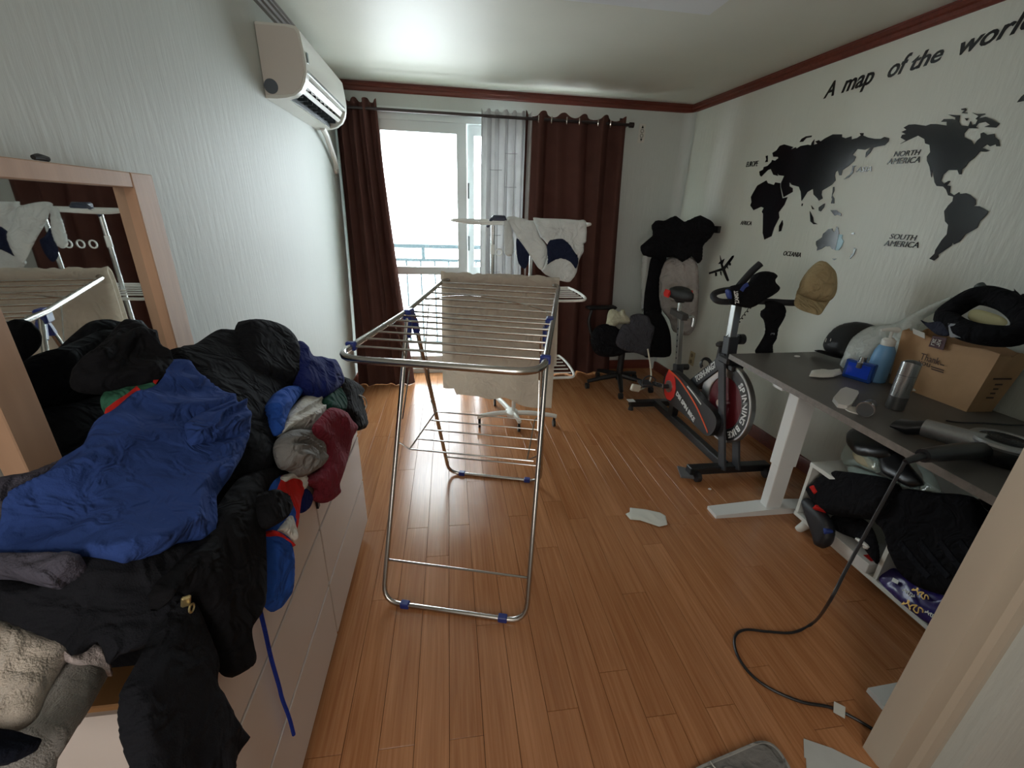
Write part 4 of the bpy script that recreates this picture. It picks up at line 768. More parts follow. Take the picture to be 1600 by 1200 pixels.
# flywheel
FY, FZ, FR = 2.115, .42, .235
ang = np.linspace(0, 2*math.pi, 56, endpoint=False)
fw = MB(); prof = [(.155, -.014), (.165, -.017), (FR-.004, -.017), (FR, -.013), (FR, .013), (FR-.004, .017), (.165, .017), (.155, .014)]
fw.loft([[(BX+x, FY+r*math.cos(a), FZ+r*math.sin(a)) for r, x in prof] for a in np.append(ang, 2*math.pi)], closed=True, cap=False).build('flywheel_rim', m_fly, bk, smooth=35)
MB().cyl((BX-.008, FY, FZ), (BX+.008, FY, FZ), .158, n=48).build('flywheel_disc', mat('disc_darkred', (92, 22, 30), .4), bk, smooth=30)
MB().cyl((BX-.05, FY, FZ), (BX+.05, FY, FZ), .022, n=16).build('axle', m_chrome, bk, smooth=True)
for sx in (-1, 1):
    ln = MB(); lab = [(.165, .219)]
    ln.loft([[(BX+sx*(.0172+o), FY+r*math.cos(a), FZ+r*math.sin(a)) for r, o in ((.162, 0), (.222, 0), (.222, .0012), (.162, .0012))] for a in np.linspace(math.pi*.55, math.pi*1.75, 30)]).build('rim_decal', m_bk, bk)
def arc_text(body, a0, da, r, h, side, m):
    for i, c in enumerate(body):
        if c == ' ': continue
        a = a0+da*i; p = V(BX+side*.0190, FY+r*math.cos(a), FZ+r*math.sin(a)); rad = V(0, math.cos(a), math.sin(a)); tan = V(0, -math.sin(a), math.cos(a))*np.sign(da)
        Pq, _f = textmesh(c); wd = (Pq[:, 0].max()-Pq[:, 0].min())*h/.69
        try: letters(MB(), c, p-tan*wd/2, tan, rad if np.cross(tan, rad)[0]*side > 0 else -rad, .001, 0, .03, None, h).build('rim_letter', m, bk)
        except Exception: pass
arc_text('SPINNING BIKE', math.pi*.70, .155, .172, .036, -1, m_bw)
# brake pads, shroud
MB().bb(BX-.06, BX+.06, 2.10, 2.20, .655, .70, .01).build('brake_housing', m_bk, bk)
MB().bb(BX-.035, BX+.035, 2.08, 2.14, .625, .66, .006).build('brake_pad', m_dark, bk)
MB().cyl((BX, 2.27, .60), (BX, 2.27, .715), .016, n=12).build('tension_stem', m_bk2, bk, smooth=True)
MB().lathe([(.012, 0), (.030, .004), (.034, .016), (.028, .026), (.016, .034)], (BX, 2.27, .715), n=18).build('tension_knob', m_dark, bk, smooth=True)
# chain cover on the left side
X0, X1 = 1.515, 1.56
cov = [(2.70, .285), (2.71, .36), (2.665, .425), (2.60, .44), (2.50, .43), (2.40, .405), (2.30, .365), (2.22, .315), (2.14, .26), (2.06, .22), (2.03, .24), (2.04, .33), (2.08, .37), (2.05, .25), (2.10, .17), (2.20, .19), (2.32, .225), (2.45, .235), (2.58, .225), (2.66, .24)]
cov = [(2.705, .285), (2.71, .36), (2.67, .42), (2.60, .445), (2.50, .44), (2.40, .425), (2.30, .405), (2.20, .385), (2.10, .37), (2.05, .34), (2.05, .27), (2.10, .21), (2.20, .205), (2.32, .215), (2.45, .215), (2.58, .21), (2.66, .235)]
cv = MB().prism(crom(np.array(cov), 3, True), (X0, 0, 0), (0, 1, 0), (0, 0, 1), X1-X0).build('chain_cover', m_bk, bk, smooth=30)
CY, CZ = 2.615, .325
red = [(CY+.075*math.cos(a), CZ+.078*math.sin(a)) for a in np.linspace(.2, 2*math.pi-.9, 22)]
MB().prism([(2.66, .435), (2.60, .432), (2.56, .40), (2.53, .34), (2.535, .28), (2.57, .235), (2.62, .225), (2.665, .25), (2.685, .30), (2.685, .37)], (X0-.003, 0, 0), (0, 1, 0), (0, 0, 1), .003).build('red_badge', m_bred, cv)
st_ = crom(np.array([(2.66, .430), (2.52, .418), (2.40, .385), (2.28, .34), (2.17, .28), (2.10, .235)]), 4)
MB().loft([[(X0-.0035, y, z-.006), (X0-.0035, y, z+.006), (X0-.0005, y, z+.006), (X0-.0005, y, z-.006)] for y, z in st_]).build('orange_stripe', m_borg, cv)
MB().loft([[(X0-.0035, y, z-.004), (X0-.0035, y, z+.004), (X0-.0005, y, z+.004), (X0-.0005, y, z-.004)] for y, z in crom(np.array([(2.40, .412), (2.32, .395), (2.22, .365)]), 4)]).build('white_stripe', m_bw, cv)
u = V(0, -.95, -.30); u /= np.linalg.norm(u); btext('DBI SPIN BIKE', V(X0-.0015, 2.515, .305), u, np.cross(V(-1, 0, 0), u), .27, .030, m_bw, parent=cv, bold=.03)
MB().cyl((X0-.012, CY, CZ), (X0-.002, CY, CZ), .042, n=24).build('chainring', m_fly, bk, smooth=True)
MB().cyl((X0-.05, CY, CZ), (1.70, CY, CZ), .016, n=14).build('crank_axle', m_dark, bk, smooth=True)
def crank(sx, x, dy, dz):
    p0 = V(x, CY, CZ); p1 = V(x+sx*.012, CY+dy, CZ+dz); beam(p0, p1, .018, .028).build('crank_arm', m_chrome, bk)
    q = p1+V(sx*.06, 0, 0); pd = MB().box(q, (.085, .085, .022), rotm(.15, 0, .1), .004).build('pedal', m_bk2, bk)
    MB().tube(crom(np.array([q+V(-.04, -.045, .012), q+V(-.045, -.05, .05), q+V(0, -.04, .075), q+V(.045, -.05, .05), q+V(.04, -.045, .012)]), 4), .005, 6).build('toe_cage', m_dark, pd)
    MB().bb(q[0]-.044, q[0]+.044, q[1]+.036, q[1]+.05, q[2]-.008, q[2]+.010).build('pedal_plate', m_chrome, pd)
crank(-1, X0-.045, .135, -.03); crank(1, 1.70, -.135, .03)
# cable of the pedal strap
MB().tube([at(1012, 545, y=2.95), at(1016, 570, y=2.9), at(1017, 590, y=2.85), at(1010, 603, y=2.8), at(1000, 609, y=2.74)], .006, 8, smooth=6).build('pedal_strap', mat('ivory_strap', (204, 200, 184), .5), bk, smooth=True)
MB().box(at(993, 606, y=2.73), (.075, .03, .05), rotm(0, .25, .2), .006).build('pedal_counterweight', MATS['ivory_strap'], bk)
# bottle cage
for dz in (0, .028):
    c0 = V(BX, 2.385, .56+dz*.4); MB().tube([c0+V(.034*math.cos(a)-.0, .02*math.sin(a)-dz*.3, .034*math.sin(a)) for a in np.linspace(-.6, 3.6, 14)], .006, 6).build('bottle_cage', m_dark, bk, smooth=True)
# handlebar post
beam((BX, 2.185, .68), (BX, 2.20, .80), .06, .06).build('head_tube', m_bk2, bk)
beam((BX, 2.20, .79), (BX, 2.215, .99), .042, .042, .003).build('handlebar_post', m_fly, bk)
for k in range(5): MB().cyl((BX+.0205, 2.202+.003*k, .82+.033*k), (BX+.0225, 2.202+.003*k, .82+.033*k), .007, n=10).build('adjust_hole', m_dark, bk)
MB().cyl((BX+.03, 2.195, .785), (BX+.045, 2.195, .785), .018, n=14).build('post_knob_neck', m_dark, bk, smooth=True)
MB().cyl((BX+.045, 2.195, .785), (BX+.075, 2.195, .785), .030, n=20).build('post_knob', m_dark, bk, smooth=True)
MB().bb(BX-.03, BX+.10, 2.17, 2.24, .985, 1.005, .006).build('handlebar_mount', m_dark, bk)
m_foam = mat('grip_foam', (34, 34, 37), .8)
hbp = [(1.86, 1.93, 1.055), (1.79, 2.02, 1.03), (1.72, 2.10, 1.02), (1.62, 2.14, 1.015), (1.52, 2.14, 1.012), (1.455, 2.14, 1.012), (1.43, 2.16, 1.018), (1.435, 2.20, 1.035), (1.48, 2.23, 1.05), (1.56, 2.24, 1.06), (1.66, 2.25, 1.05), (1.74, 2.24, 1.03)]
MB().tube(hbp, .0165, 12, smooth=6).build('handlebar', m_foam, bk, smooth=True)
MB().tube([(1.555, 2.20, 1.05), (1.585, 2.19, 1.11), (1.625, 2.185, 1.17), (1.66, 2.18, 1.21)], .019, 12, smooth=5).build('aero_bar', m_foam, bk, smooth=True)
MB().tube([(1.66, 2.20, 1.03), (1.71, 2.18, 1.07), (1.735, 2.17, 1.09)], .019, 12, smooth=5).build('aero_bar', m_foam, bk, smooth=True)
hx = [(1.655+.03-.11*t+.007*math.cos(t*60), 2.20, .985-.19*t+.007*math.sin(t*60)) for t in np.linspace(0, 1, 90)]
MB().tube(hx, .0022, 5).build('coiled_cable', m_dark, bk)
# things hung on the handlebar
bg_, bS = puff('black_support_belt', [(1138, 458), (1140, 448), (1155, 444), (1172, 440), (1180, 428), (1192, 424), (1205, 425), (1212, 432), (1208, 440), (1215, 448), (1214, 455), (1205, 462), (1190, 470), (1172, 481), (1152, 478), (1140, 474)], [(1140, 450, Yv(2.10)), (1210, 435, Yv(2.12)), (1165, 478, Yv(2.08)), (1180, 445, Yv(2.07))], c_blk, thick=.035, back=.05, wr=.012, fold=(-.5, 18, 4), n=40, label='black support belt with blue straps wrapped round the bike handlebar', cat='support belt')
puff('blue_strap', [(1133, 454), (1139, 452), (1141, 465), (1136, 466)], bS, mat('strap_blue', (30, 52, 120), .6), bg_, thick=.036, back=0, wr=0, n=12, rad=2)
strip('blue_strap', [(1155, 452), (1159, 446), (1164, 443)], bS, 5, MATS['strap_blue'], bg_, .042, .003)
q0 = bS((1149, 471))[0]+bS.nrm((1149, 471))[0]*.046; q1 = bS((1149, 451))[0]+bS.nrm((1149, 451))[0]*.046
uu = (q1-q0)/np.linalg.norm(q1-q0); nn = bS.nrm((1149, 460))[0]; btext('ZAMST', q0, uu, np.cross(nn, uu), np.linalg.norm(q1-q0), .018, m_bw, parent=bg_, bold=.03)
kb, kS = puff('black_knee_brace', [(1196, 472), (1210, 470), (1226, 478), (1227, 490), (1222, 502), (1216, 512), (1213, 528), (1207, 538), (1206, 552), (1180, 552), (1186, 540), (1194, 526), (1196, 515), (1193, 500), (1188, 494), (1190, 486), (1196, 482)], [(1205, 474, Yv(2.06)), (1222, 495, Yv(2.06)), (1195, 550, Yv(2.10))], c_blk, thick=.03, back=.03, wr=.008, fold=(1.3, 16, 4), n=36, label='black knee brace hanging from the bike handlebar above the desk corner', cat='knee brace')
q0 = kS((1199, 519))[0]+kS.nrm((1199, 519))[0]*.036; q1 = kS((1207, 519))[0]+kS.nrm((1207, 519))[0]*.036; uu = (q1-q0)/np.linalg.norm(q1-q0); nn = kS.nrm((1203, 519))[0]
btext('3', q0, np.cross(uu, nn)*-1, uu, .012, .020, mat('print_grey', (130, 134, 140), .5), parent=kb, bold=.0)
c_kh = cloth('khaki_twill', (160, 142, 108), bump=.35)
cpn, cS = puff('khaki_cap', [(1250, 448), (1252, 440), (1262, 424), (1276, 410), (1286, 408), (1296, 416), (1304, 428), (1305, 452), (1298, 468), (1285, 472), (1262, 468), (1246, 460)], [(1252, 450, Yv(1.97)), (1300, 430, Yv(1.95)), (1285, 470, Yv(1.93))], c_kh, thick=.07, back=.06, rad=30, wr=.022, fold=(1.9, 13, 5), n=40, label='khaki baseball cap hooked on the right end of the bike handlebar', cat='cap')
puff('cap_brim', [(1246, 458), (1262, 466), (1286, 471), (1300, 463), (1290, 480), (1281, 492), (1268, 490), (1250, 484), (1241, 476), (1243, 464)], [(1246, 460, Yv(1.93)), (1298, 466, Yv(1.93)), (1280, 490, Yv(1.86))], c_kh, cpn, thick=.010, back=.004, rad=6, wr=0, n=30)
# ================================================================ world map decals on the right wall
m_dec = mat('black_acrylic', (20, 22, 27), .16, spec=.6); m_film = mat('pale_blue_film', (150, 188, 204), .3)
WU = V(WSK, -1, 0)/math.hypot(1, WSK); WO = V(xr(2), 2, 0)
def wallpts(pts): return [at(x, y, w=0) for x, y in pts]
def decal(name, pts, label, m=m_dec, parent=None, th=.004, cat='wall decal', group=None):
    w = wallpts(pts); poly = [((p-WO)@WU, p[2]) for p in w]
    return MB().prism(poly, WO-V(.0002, 0, 0), WU, (0, 0, 1), th).build(name, m, parent, label=label, cat=cat if parent is None else None, group=group)
z7 = lambda L: [(1140+x/5, 180+y/5) for x, y in L]; z8 = lambda L: [(1370+x/4.4435, 150+y/4.4444) for x, y in L]
decal('eurasia_decal', z7([(240,470),(235,440),(265,425),(270,405),(300,395),(330,365),(335,350),(360,355),(385,335),(380,325),(345,325),(338,295),(370,275),(395,240),(430,228),(500,248),(480,270),(520,250),(525,262),(560,240),(615,230),(640,235),(645,215),(665,190),(660,232),(690,222),(672,206),(700,195),(715,205),(750,180),(810,150),(880,150),(880,170),(910,180),(955,165),(955,190),(1000,178),(1030,158),(1020,140),(1050,140),(1045,158),(1085,175),(1140,185),(1185,185),(1215,170),(1250,180),(1245,205),(1215,235),(1160,245),(1125,255),(1100,295),(1065,330),(1070,290),(1108,250),(1060,270),(1000,265),(965,310),(990,325),(975,360),(935,395),(885,430),(875,470),(860,470),(850,430),(830,445),(825,470),(830,510),(800,545),(750,575),(725,590),(720,620),(730,650),(700,668),(690,650),(660,620),(655,575),(610,600),(585,640),(565,670),(560,600),(545,560),(490,545),(470,520),(470,555),(495,570),(495,600),(425,640),(405,560),(405,530),(430,475),(390,470),(375,450),(380,475),(345,465),(325,420),(300,430),(270,460),(250,480)]), 'black map decal of Europe and Asia on the right wall')
decal('africa_decal', z7([(170,640),(185,610),(220,550),(290,510),(300,530),(350,545),(360,525),(398,530),(398,560),(415,650),(455,640),(430,700),(385,760),(390,800),(350,880),(330,945),(275,972),(262,920),(265,770),(255,755),(270,725),(250,715),(190,742),(165,705),(175,680)]), 'black map decal of Africa on the right wall')
for nm, pts, lb in [('madagascar_decal', [(415,820),(420,850),(405,905),(388,910),(390,865)], 'sliver-shaped black island decal right of the Africa decal tip'),
    ('britain_decal', [(285,320),(300,315),(300,365),(280,368),(290,345)], 'tiny black island decal nearest to the word EUROPE'),
    ('arctic_island_decal', [(550,210),(565,185),(600,165),(645,158),(640,172),(600,180),(575,208)], 'curved black island decal above the top left of the Eurasia decal'),
    ('sumatra_decal', [(630,750),(655,800),(660,835),(690,852),(660,852),(635,830)], 'hook-shaped black island decal below the Eurasia decal'),
    ('peninsula_decal', [(640,705),(665,735),(650,735)], 'tiny black pointed decal just above the hook-shaped island'),
    ('borneo_decal', [(700,720),(735,695),(748,690),(740,720),(715,752),(700,745)], 'small rounded black island decal right of the hook-shaped island'),
    ('philippine_decal', [(812,560),(820,560),(820,592),(804,625),(820,650),(820,690),(795,690),(806,655),(800,645),(808,600)], 'thin zigzag black island decal under the east end of Eurasia'),
    ('new_guinea_decal', [(790,742),(835,742),(875,770),(875,788),(845,778),(825,785)], 'bird-shaped black island decal above the Australia decal'),
    ('ceylon_decal', [(568,690),(575,690),(570,710),(565,710)], 'speck-sized black decal under the India tip of Eurasia'),
    ('japan_decal', [(895,502),(940,465),(960,435),(965,395),(995,395),(975,405),(968,450),(935,485)], 'S-shaped black island decal in front of the word ASIA'),
    ('new_zealand_decal', [(975,1035),(993,1045),(975,1090),(945,1122),(943,1108),(970,1070)], 'slanted black island decal right of the Australia decal'),
    ('fiji_decal', [(955,920),(980,918),(975,932),(957,932)], 'small oval black decal at the upper right of the Australia decal'),
    ('tasmania_decal', [(805,1122),(840,1120),(820,1132)], 'tiny black decal directly above the khaki cap')]:
    decal(nm, z7(pts), lb)
aus = decal('australia_decal', z7([(680,985),(725,955),(735,925),(755,910),(775,890),(805,885),(810,905),(825,912),(840,870),(852,880),(858,925),(830,1055),(805,1045),(790,1025),(750,1025),(720,1045),(685,1058),(690,1035),(678,1010)]), 'black Australia decal with its pale blue film half peeled off')
decal('peeled_film', z7([(860,930),(885,935),(880,960),(893,985),(880,1020),(855,1055),(832,1055)]), None, m_film, aus)
decal('americas_decal', z8([(165,333),(205,310),(170,290),(180,270),(205,265),(175,250),(210,235),(190,220),(225,200),(270,197),(345,207),(380,195),(420,195),(490,205),(490,180),(450,180),(470,160),(530,160),(550,165),(550,150),(500,130),(580,135),(575,180),(590,205),(640,210),(655,175),(665,200),(690,195),(710,155),(760,145),(800,160),(855,190),(850,200),(830,220),(750,215),(790,200),(760,180),(710,190),(690,212),(710,225),(640,225),(610,260),(610,285),(660,310),(680,340),(700,310),(725,290),(725,260),(745,252),(770,270),(820,262),(825,285),(850,305),(858,350),(835,350),(830,335),(790,350),(770,335),(735,360),(790,380),(760,388),(720,385),(680,430),(640,460),(620,490),(595,510),(590,545),(575,545),(565,515),(500,515),(465,545),(450,590),(470,610),(500,590),(515,590),(490,620),(515,625),(510,670),(540,690),(575,668),(580,680),(625,675),(650,685),(690,720),(690,755),(675,765),(715,765),(778,800),(770,820),(720,870),(700,915),(620,960),(580,1010),(540,1030),(530,1015),(520,1040),(460,1080),(430,1100),(430,1120),(400,1143),(368,1130),(405,1095),(410,1070),(455,1000),(490,960),(500,895),(478,870),(472,800),(500,760),(530,730),(535,700),(500,690),(485,650),(465,630),(420,625),(405,600),(390,510),(382,565),(370,490),(352,450),(352,420),(375,390),(370,340),(340,330),(335,300),(290,275),(235,300)]), 'black map decal of North and South America on the right wall')
decal('arctic_decal', z8([(590,90),(620,84),(627,98),(608,113),(632,117),(630,122),(592,120),(612,100),(592,97)]), 'black island decal shaped like a two above the Americas decal')
decal('arctic_decal', z8([(665,115),(700,125),(755,122),(755,130),(725,140),(700,165),(690,160),(710,140)]), 'forked black island decal above the northeast of the Americas decal')
decal('arctic_decal', z8([(615,155),(640,155),(628,172)]), 'tiny triangular black decal in the gap of the northern Americas decal')
za = lambda L: [(1080+x/6.667, 390+y/6.667) for x, y in L]
pl = decal('airplane_decal', za([(303,60),(318,115),(350,95),(330,150),(340,180),(430,65),(447,60),(445,80),(405,140),(355,205),(397,320),(385,332),(372,320),(328,218),(190,257),(188,238),(320,192),(310,150),(283,150),(308,120)]), 'black airplane decal flying left of the bike handlebar')
for L in ([(397,138),(415,140),(415,165),(400,165)], [(372,172),(382,175),(388,200),(378,190)], [(252,240),(270,238),(270,275),(255,278)], [(303,228),(316,226),(318,272),(310,262)]): decal('engine', za(L), None, m_dec, pl)
decal('airplane_decal', [(1590, 160), (1597, 151), (1612, 138), (1630, 138), (1612, 152), (1625, 165), (1608, 160), (1600, 158)], 'black airplane decal cut by the right edge of the view')
UW, VW = V(0, -1, 0), V(0, 0, 1)
def wtext(name, body, p0, p1, capx, label, shear=0, bold=.012, parent=None, m=m_dec, cat='wall lettering'):
    a, b = at(*p0, w=0), at(*p1, w=0); u = b-a; wd = np.linalg.norm(u); c = at(*capx, w=0); h = abs(c[2]-a[2])
    return letters(MB(), body, a+V(-.0002, 0, 0), u, VW, .003, shear, bold, wd, h).build(name, m, parent, label=label, cat=cat if parent is None else None)
tt = thing('title_lettering', at(1400, 130, w=0), 'large italic black lettering A map of the world above the map decals', 'wall lettering')
for body, p0, p1, cap in [('A', (1287, 154), (1303, 148.5), (1292, 131)), ('map', (1315, 145), (1363, 129.5), (1322, 119)), ('of', (1386, 122), (1418, 111), (1392, 95)), ('the', (1421, 111), (1471, 94), (1428, 86)), ('world', (1496, 87), (1626, 36), (1500, 60))]:
    wtext('word', body, p0, p1, cap, None, .25, .018, tt)
for nm, rows, lb in [('europe_lettering', [('EUROPE', (1166, 261), (1184, 259.5), (1167, 253))], 'black word EUROPE left of the Eurasia decal'),
    ('africa_lettering', [('AFRICA', (1157, 351), (1174, 352), (1158, 345))], 'black word AFRICA left of the Africa decal'),
    ('oceania_lettering', [('OCEANIA', (1224, 399), (1251, 402), (1225, 392))], 'black word OCEANIA left of the khaki cap'),
    ('asia_lettering', [('ASIA', (1338, 269), (1362, 268), (1340, 261))], 'black glossy word ASIA between the two big decals'),
    ('north_america_lettering', [('NORTH', (1396.5, 245), (1437, 242), (1398, 237)), ('AMERICA', (1386, 257), (1437, 254), (1388, 248))], 'black words NORTH AMERICA beside the Americas decal'),
    ('south_america_lettering', [('SOUTH', (1390, 373), (1431, 376), (1391, 365)), ('AMERICA', (1381, 384), (1435, 387.5), (1383, 375.5))], 'black words SOUTH AMERICA beside the Americas decal')]:
    t = thing(nm, at(*rows[0][1], w=0), lb, 'wall lettering')
    for body, p0, p1, cap in rows: wtext('word', body, p0, p1, cap, None, .15, .0, t)
# small paper sign on the back wall and outlet
m_paper = mat('paper_white', (206, 204, 196), .7)
a = at(1001, 223, y=YB-.002); sg = thing('paper_sign', (a[0], YB, a[2]), 'small white sign with up and down arrows high on the back wall', 'sign')
MB().bb(a[0]-.028, a[0]+.028, YB-.004, YB-.0005, a[2], a[2]+.135).build('sheet', m_paper, sg)
for s, zc in ((1, .105), (-1, .03)):
    MB().prism([(-.010, 0), (.010, 0), (0, s*.022)], (a[0], YB-.004, a[2]+zc), (1, 0, 0), (0, 0, 1), .001).build('arrow_mark', m_dec, sg)
    c = a[2]+zc-s*.020; MB().tube([(a[0]+.013*math.cos(t), YB-.0045, c+.013*math.sin(t)) for t in np.linspace(0, 6.28, 14, endpoint=False)], .0016, 5, closed=True).build('ring_mark', m_dec, sg)
a = at(1081, 560, w=-.004); so_ = thing('wall_outlet', a, 'yellowed wall outlet low on the right wall behind the bike', 'outlet')
MB().box(a, (.008, .075, .12), None, .003).build('plate', mat('old_ivory', (176, 164, 130), .5), so_)
for dz in (-.028, .028): MB().cyl(a+V(-.006, 0, dz), a+V(-.002, 0, dz), .018, n=14).build('socket', mat('socket_brown', (120, 104, 76), .5), so_)
# ================================================================ on the desk
Zd = {'z': DZ}
def dz(x, y, z=DZ): return at(x, y, z=z)
m_kraft = mat('kraft_paper', (176, 138, 100), .75, 0, .08, (9, 9, 9), .25, (30, 30, 30))
kb_ = thing('kraft_paper_bag', dz(1490, 610), 'brown kraft takeaway bag printed Thank you on the desk', 'paper bag')
A, B, C = V(1.985, 1.575, DZ+.001), V(1.995, 1.262, DZ+.001), V(2.105, 1.255, DZ+.001); D = A+(C-B)*.9
TZ = DZ+.24; TA, TB, TC = V(1.985, 1.60, TZ), V(1.985, 1.235, TZ), V(2.12, 1.225, TZ); TD = TA+(TC-TB)*.9
def bagring(t, inset=0):
    q = [A*(1-t)+TA*t, B*(1-t)+TB*t, C*(1-t)+TC*t, D*(1-t)+TD*t]; c = sum(q)/4; return [p+(c-p)*inset for p in q]
def dens(q, n=8, wob=.0, ph=0):
    out = []
    for i in range(4):
        a_, b_ = q[i], q[(i+1) % 4]; nn = np.cross(b_-a_, V(0, 0, 1)); nn /= np.linalg.norm(nn)
        for k in range(n):
            t = k/n; out.append(a_*(1-t)+b_*t+nn*wob*math.sin(t*math.pi*3+ph+i)*math.sin(math.pi*t))
    return out
R = [dens(bagring(t), 8, .006*math.sin(t*3), t*5) for t in np.linspace(0, 1, 9)]
for k, p in enumerate(R[-1]): p += V(0, 0, .012*math.sin(k*1.1))
Ri = [dens(bagring(t, .025), 8, .006*math.sin(t*3), t*5) for t in (1, .6, .05)]
MB().loft(R+Ri).build('bag_body', m_kraft, kb_, smooth=35)
fu = (B-A)/np.linalg.norm(B-A); TAB = ((TA+TB)-(A+B))/2; fv = TAB/np.linalg.norm(TAB); fv = fv-fu*(fv@fu); fv /= np.linalg.norm(fv); fn = np.cross(fu, fv)
def face(x, y, off=.004):
    r = ray(x, y); t = ((A-CAMP)@fn)/(r@fn); return CAMP+r*t+fn*off*(1 if fn@(CAMP-A) > 0 else -1)
m_ink = mat('brown_ink', (72, 52, 44), .7)
for body, p0, p1, h in (('Thank', (1440, 561), (1470, 570), .028), ('you', (1437, 568), (1455, 574), .024)):
    a_, b_ = face(*p0, .010), face(*p1, .010); letters(MB(), body, a_, fu, fv, .001, 0, .0, np.linalg.norm(b_-a_), h).build('print', m_ink, kb_)
for (x0, y0), (x1, y1) in (((1458, 572.5), (1478, 579)), ((1458, 576), (1477, 582)), ((1472, 569), (1478, 571))):
    a_, b_ = face(x0, y0, .010), face(x1, y1, .010); MB().box((a_+b_)/2, (np.linalg.norm(b_-a_), .0015, .004), np.stack([fu, fn, fv], 1)).build('print', m_ink, kb_)
q = [face(1462, 524, .012), face(1455, 541, .012), face(1478, 547, .012), face(1484, 528, .012)]
MB().add(q+[p+fn*.002 for p in q], [(0, 1, 2, 3), (7, 6, 5, 4), (0, 4, 5, 1), (1, 5, 6, 2), (2, 6, 7, 3), (3, 7, 4, 0)]).build('seal_sticker', mat('seal_maroon', (66, 20, 30), .5), kb_)
for (px_, py_), bd, h in (((1459, 537.5), '본죽', .022),):
    try: letters(MB(), bd, face(px_, py_, .016), fu, fv, .001, 0, .0, .036, h).build('print', m_paper, kb_)
    except Exception: pass
q = [face(1430, 513, .012), face(1431, 521, .012), face(1449, 529, .012), face(1449, 520, .012)]
MB().add(q+[p+fn*.002 for p in q], [(0, 1, 2, 3), (7, 6, 5, 4), (0, 4, 5, 1), (1, 5, 6, 2), (2, 6, 7, 3), (3, 7, 4, 0)]).build('receipt', m_paper, kb_)
gu = (C-B)/np.linalg.norm(C-B); gn = np.cross(gu, V(0, 0, 1))
for t, wd in ((.62, .075), (.52, .03), (.44, .02), (.36, .02), (.28, .03)):
    p = B*(1-t)+TB*t; p2 = C*(1-t)+TC*t; c_ = p*.55+p2*.45; sgn = 1 if gn@(CAMP-B) > 0 else -1
    MB().box(c_+gn*sgn*.008, (wd, .0015, .006), np.stack([gu, gn, V(0, 0, 1)], 1)).build('print', m_ink, kb_)
# contents standing in the bag
bx = (TA+TB+TC+TD)/4
nk = [at(x, y, x=xx) for x, y, xx in ((1478, 496, 1.98), (1497, 478, 2.0), (1530, 462, 2.03), (1565, 468, 2.03), (1595, 486, 2.0), (1604, 508, 1.96), (1585, 524, 1.92), (1545, 524, 1.90), (1505, 515, 1.92))]
MB().tube(nk, [.038, .038, .038], 12, closed=True, smooth=5).build('neck_pillow', c_blk, smooth=80, label='black horseshoe neck pillow stuffed in the top of the kraft bag', cat='neck pillow')
puff('yellow_paper', [(1512, 496), (1518, 484), (1540, 486), (1568, 496), (1574, 507), (1550, 512), (1526, 508)], [(1515, 490, X(1.99)), (1570, 500, X(1.97)), (1535, 512, X(1.96))], mat('pale_yellow', (168, 160, 118), .7), thick=.006, back=.006, wr=.003, n=18, label='pale yellow paper inside the neck pillow ring', cat='paper')
puff('navy_pouch', [(1438, 500), (1450, 504), (1468, 502), (1482, 506), (1484, 524), (1466, 524), (1452, 514)], [(1440, 502, X(1.95)), (1482, 508, X(1.91)), (1466, 524, X(1.91))], cloth('navy_pouch', (44, 46, 58)), thick=.008, back=.012, wr=.003, n=18, label='dark navy flat pouch at the left rim of the kraft bag', cat='pouch')
puff('grey_label_card', [(1481, 505), (1508, 507), (1512, 528), (1484, 527)], [(1481, 505, X(1.895)), (1508, 507, X(1.885)), (1500, 527, X(1.88))], mat('grey_card', (120, 122, 126), .6), thick=.002, back=.002, wr=0, smooth=0, n=12, rad=2, label='grey printed card standing in front of the neck pillow', cat='card')
MB().tube([at(1530, 446, x=2.04), at(1540, 458, x=2.03)], .016, 12).build('grey_tube', mat('tube_grey', (64, 74, 72), .5), smooth=True, label='short dark grey tube sticking up behind the neck pillow', cat='tube')
puff('black_bag_tip', [(1584, 450), (1594, 462), (1604, 458), (1625, 470), (1620, 486), (1596, 480), (1588, 470)], [(1586, 452, X(2.05)), (1620, 470, X(2.03)), (1595, 480, X(2.03))], c_blk, thick=.02, back=.02, wr=.004, n=16, smooth=1, label='pointed black bag corner at the right edge above the kraft bag', cat='bag')
m_film2 = mat('white_plastic_film', (226, 232, 228), .25, alpha=.86, translucent=.3, crumple=24, spec=.7)
puff('white_plastic_bag', [(1312, 570), (1318, 556), (1322, 545), (1330, 530), (1342, 520), (1360, 510), (1395, 506), (1420, 494), (1450, 478), (1490, 462), (1500, 466), (1470, 484), (1445, 497), (1432, 516), (1424, 530), (1424, 542), (1408, 552), (1392, 554), (1372, 560), (1340, 568), (1322, 576)], [(1320, 572, {'z': DZ+.02}), (1350, 515, X(2.00)), (1490, 464, X(2.07)), (1420, 548, X(2.02)), (1380, 558, X(1.995))], m_film2, thick=.025, back=.02, rad=14, wr=.035, fold=(-.4, 22, 3), n=56, seed=14, smooth=2, label='crumpled white plastic bag behind the blue lotion bottle', cat='plastic bag')
hm, hS = puff('baseball_cap', [(1287, 545), (1289, 532), (1300, 517), (1315, 507), (1335, 503), (1355, 505), (1374, 512), (1385, 522), (1380, 545), (1345, 560), (1312, 560), (1298, 554)], [(1290, 545, X(2.0)), (1340, 506, X(2.07)), (1375, 540, X(2.07)), (1320, 558, X(1.985))], mat('black_leather', (26, 28, 30), .4), thick=.035, back=.03, rad=26, wr=.004, fold=(.3, 40, 3), n=36, label='black cap lying by the wall at the far end of the desk', cat='cap')
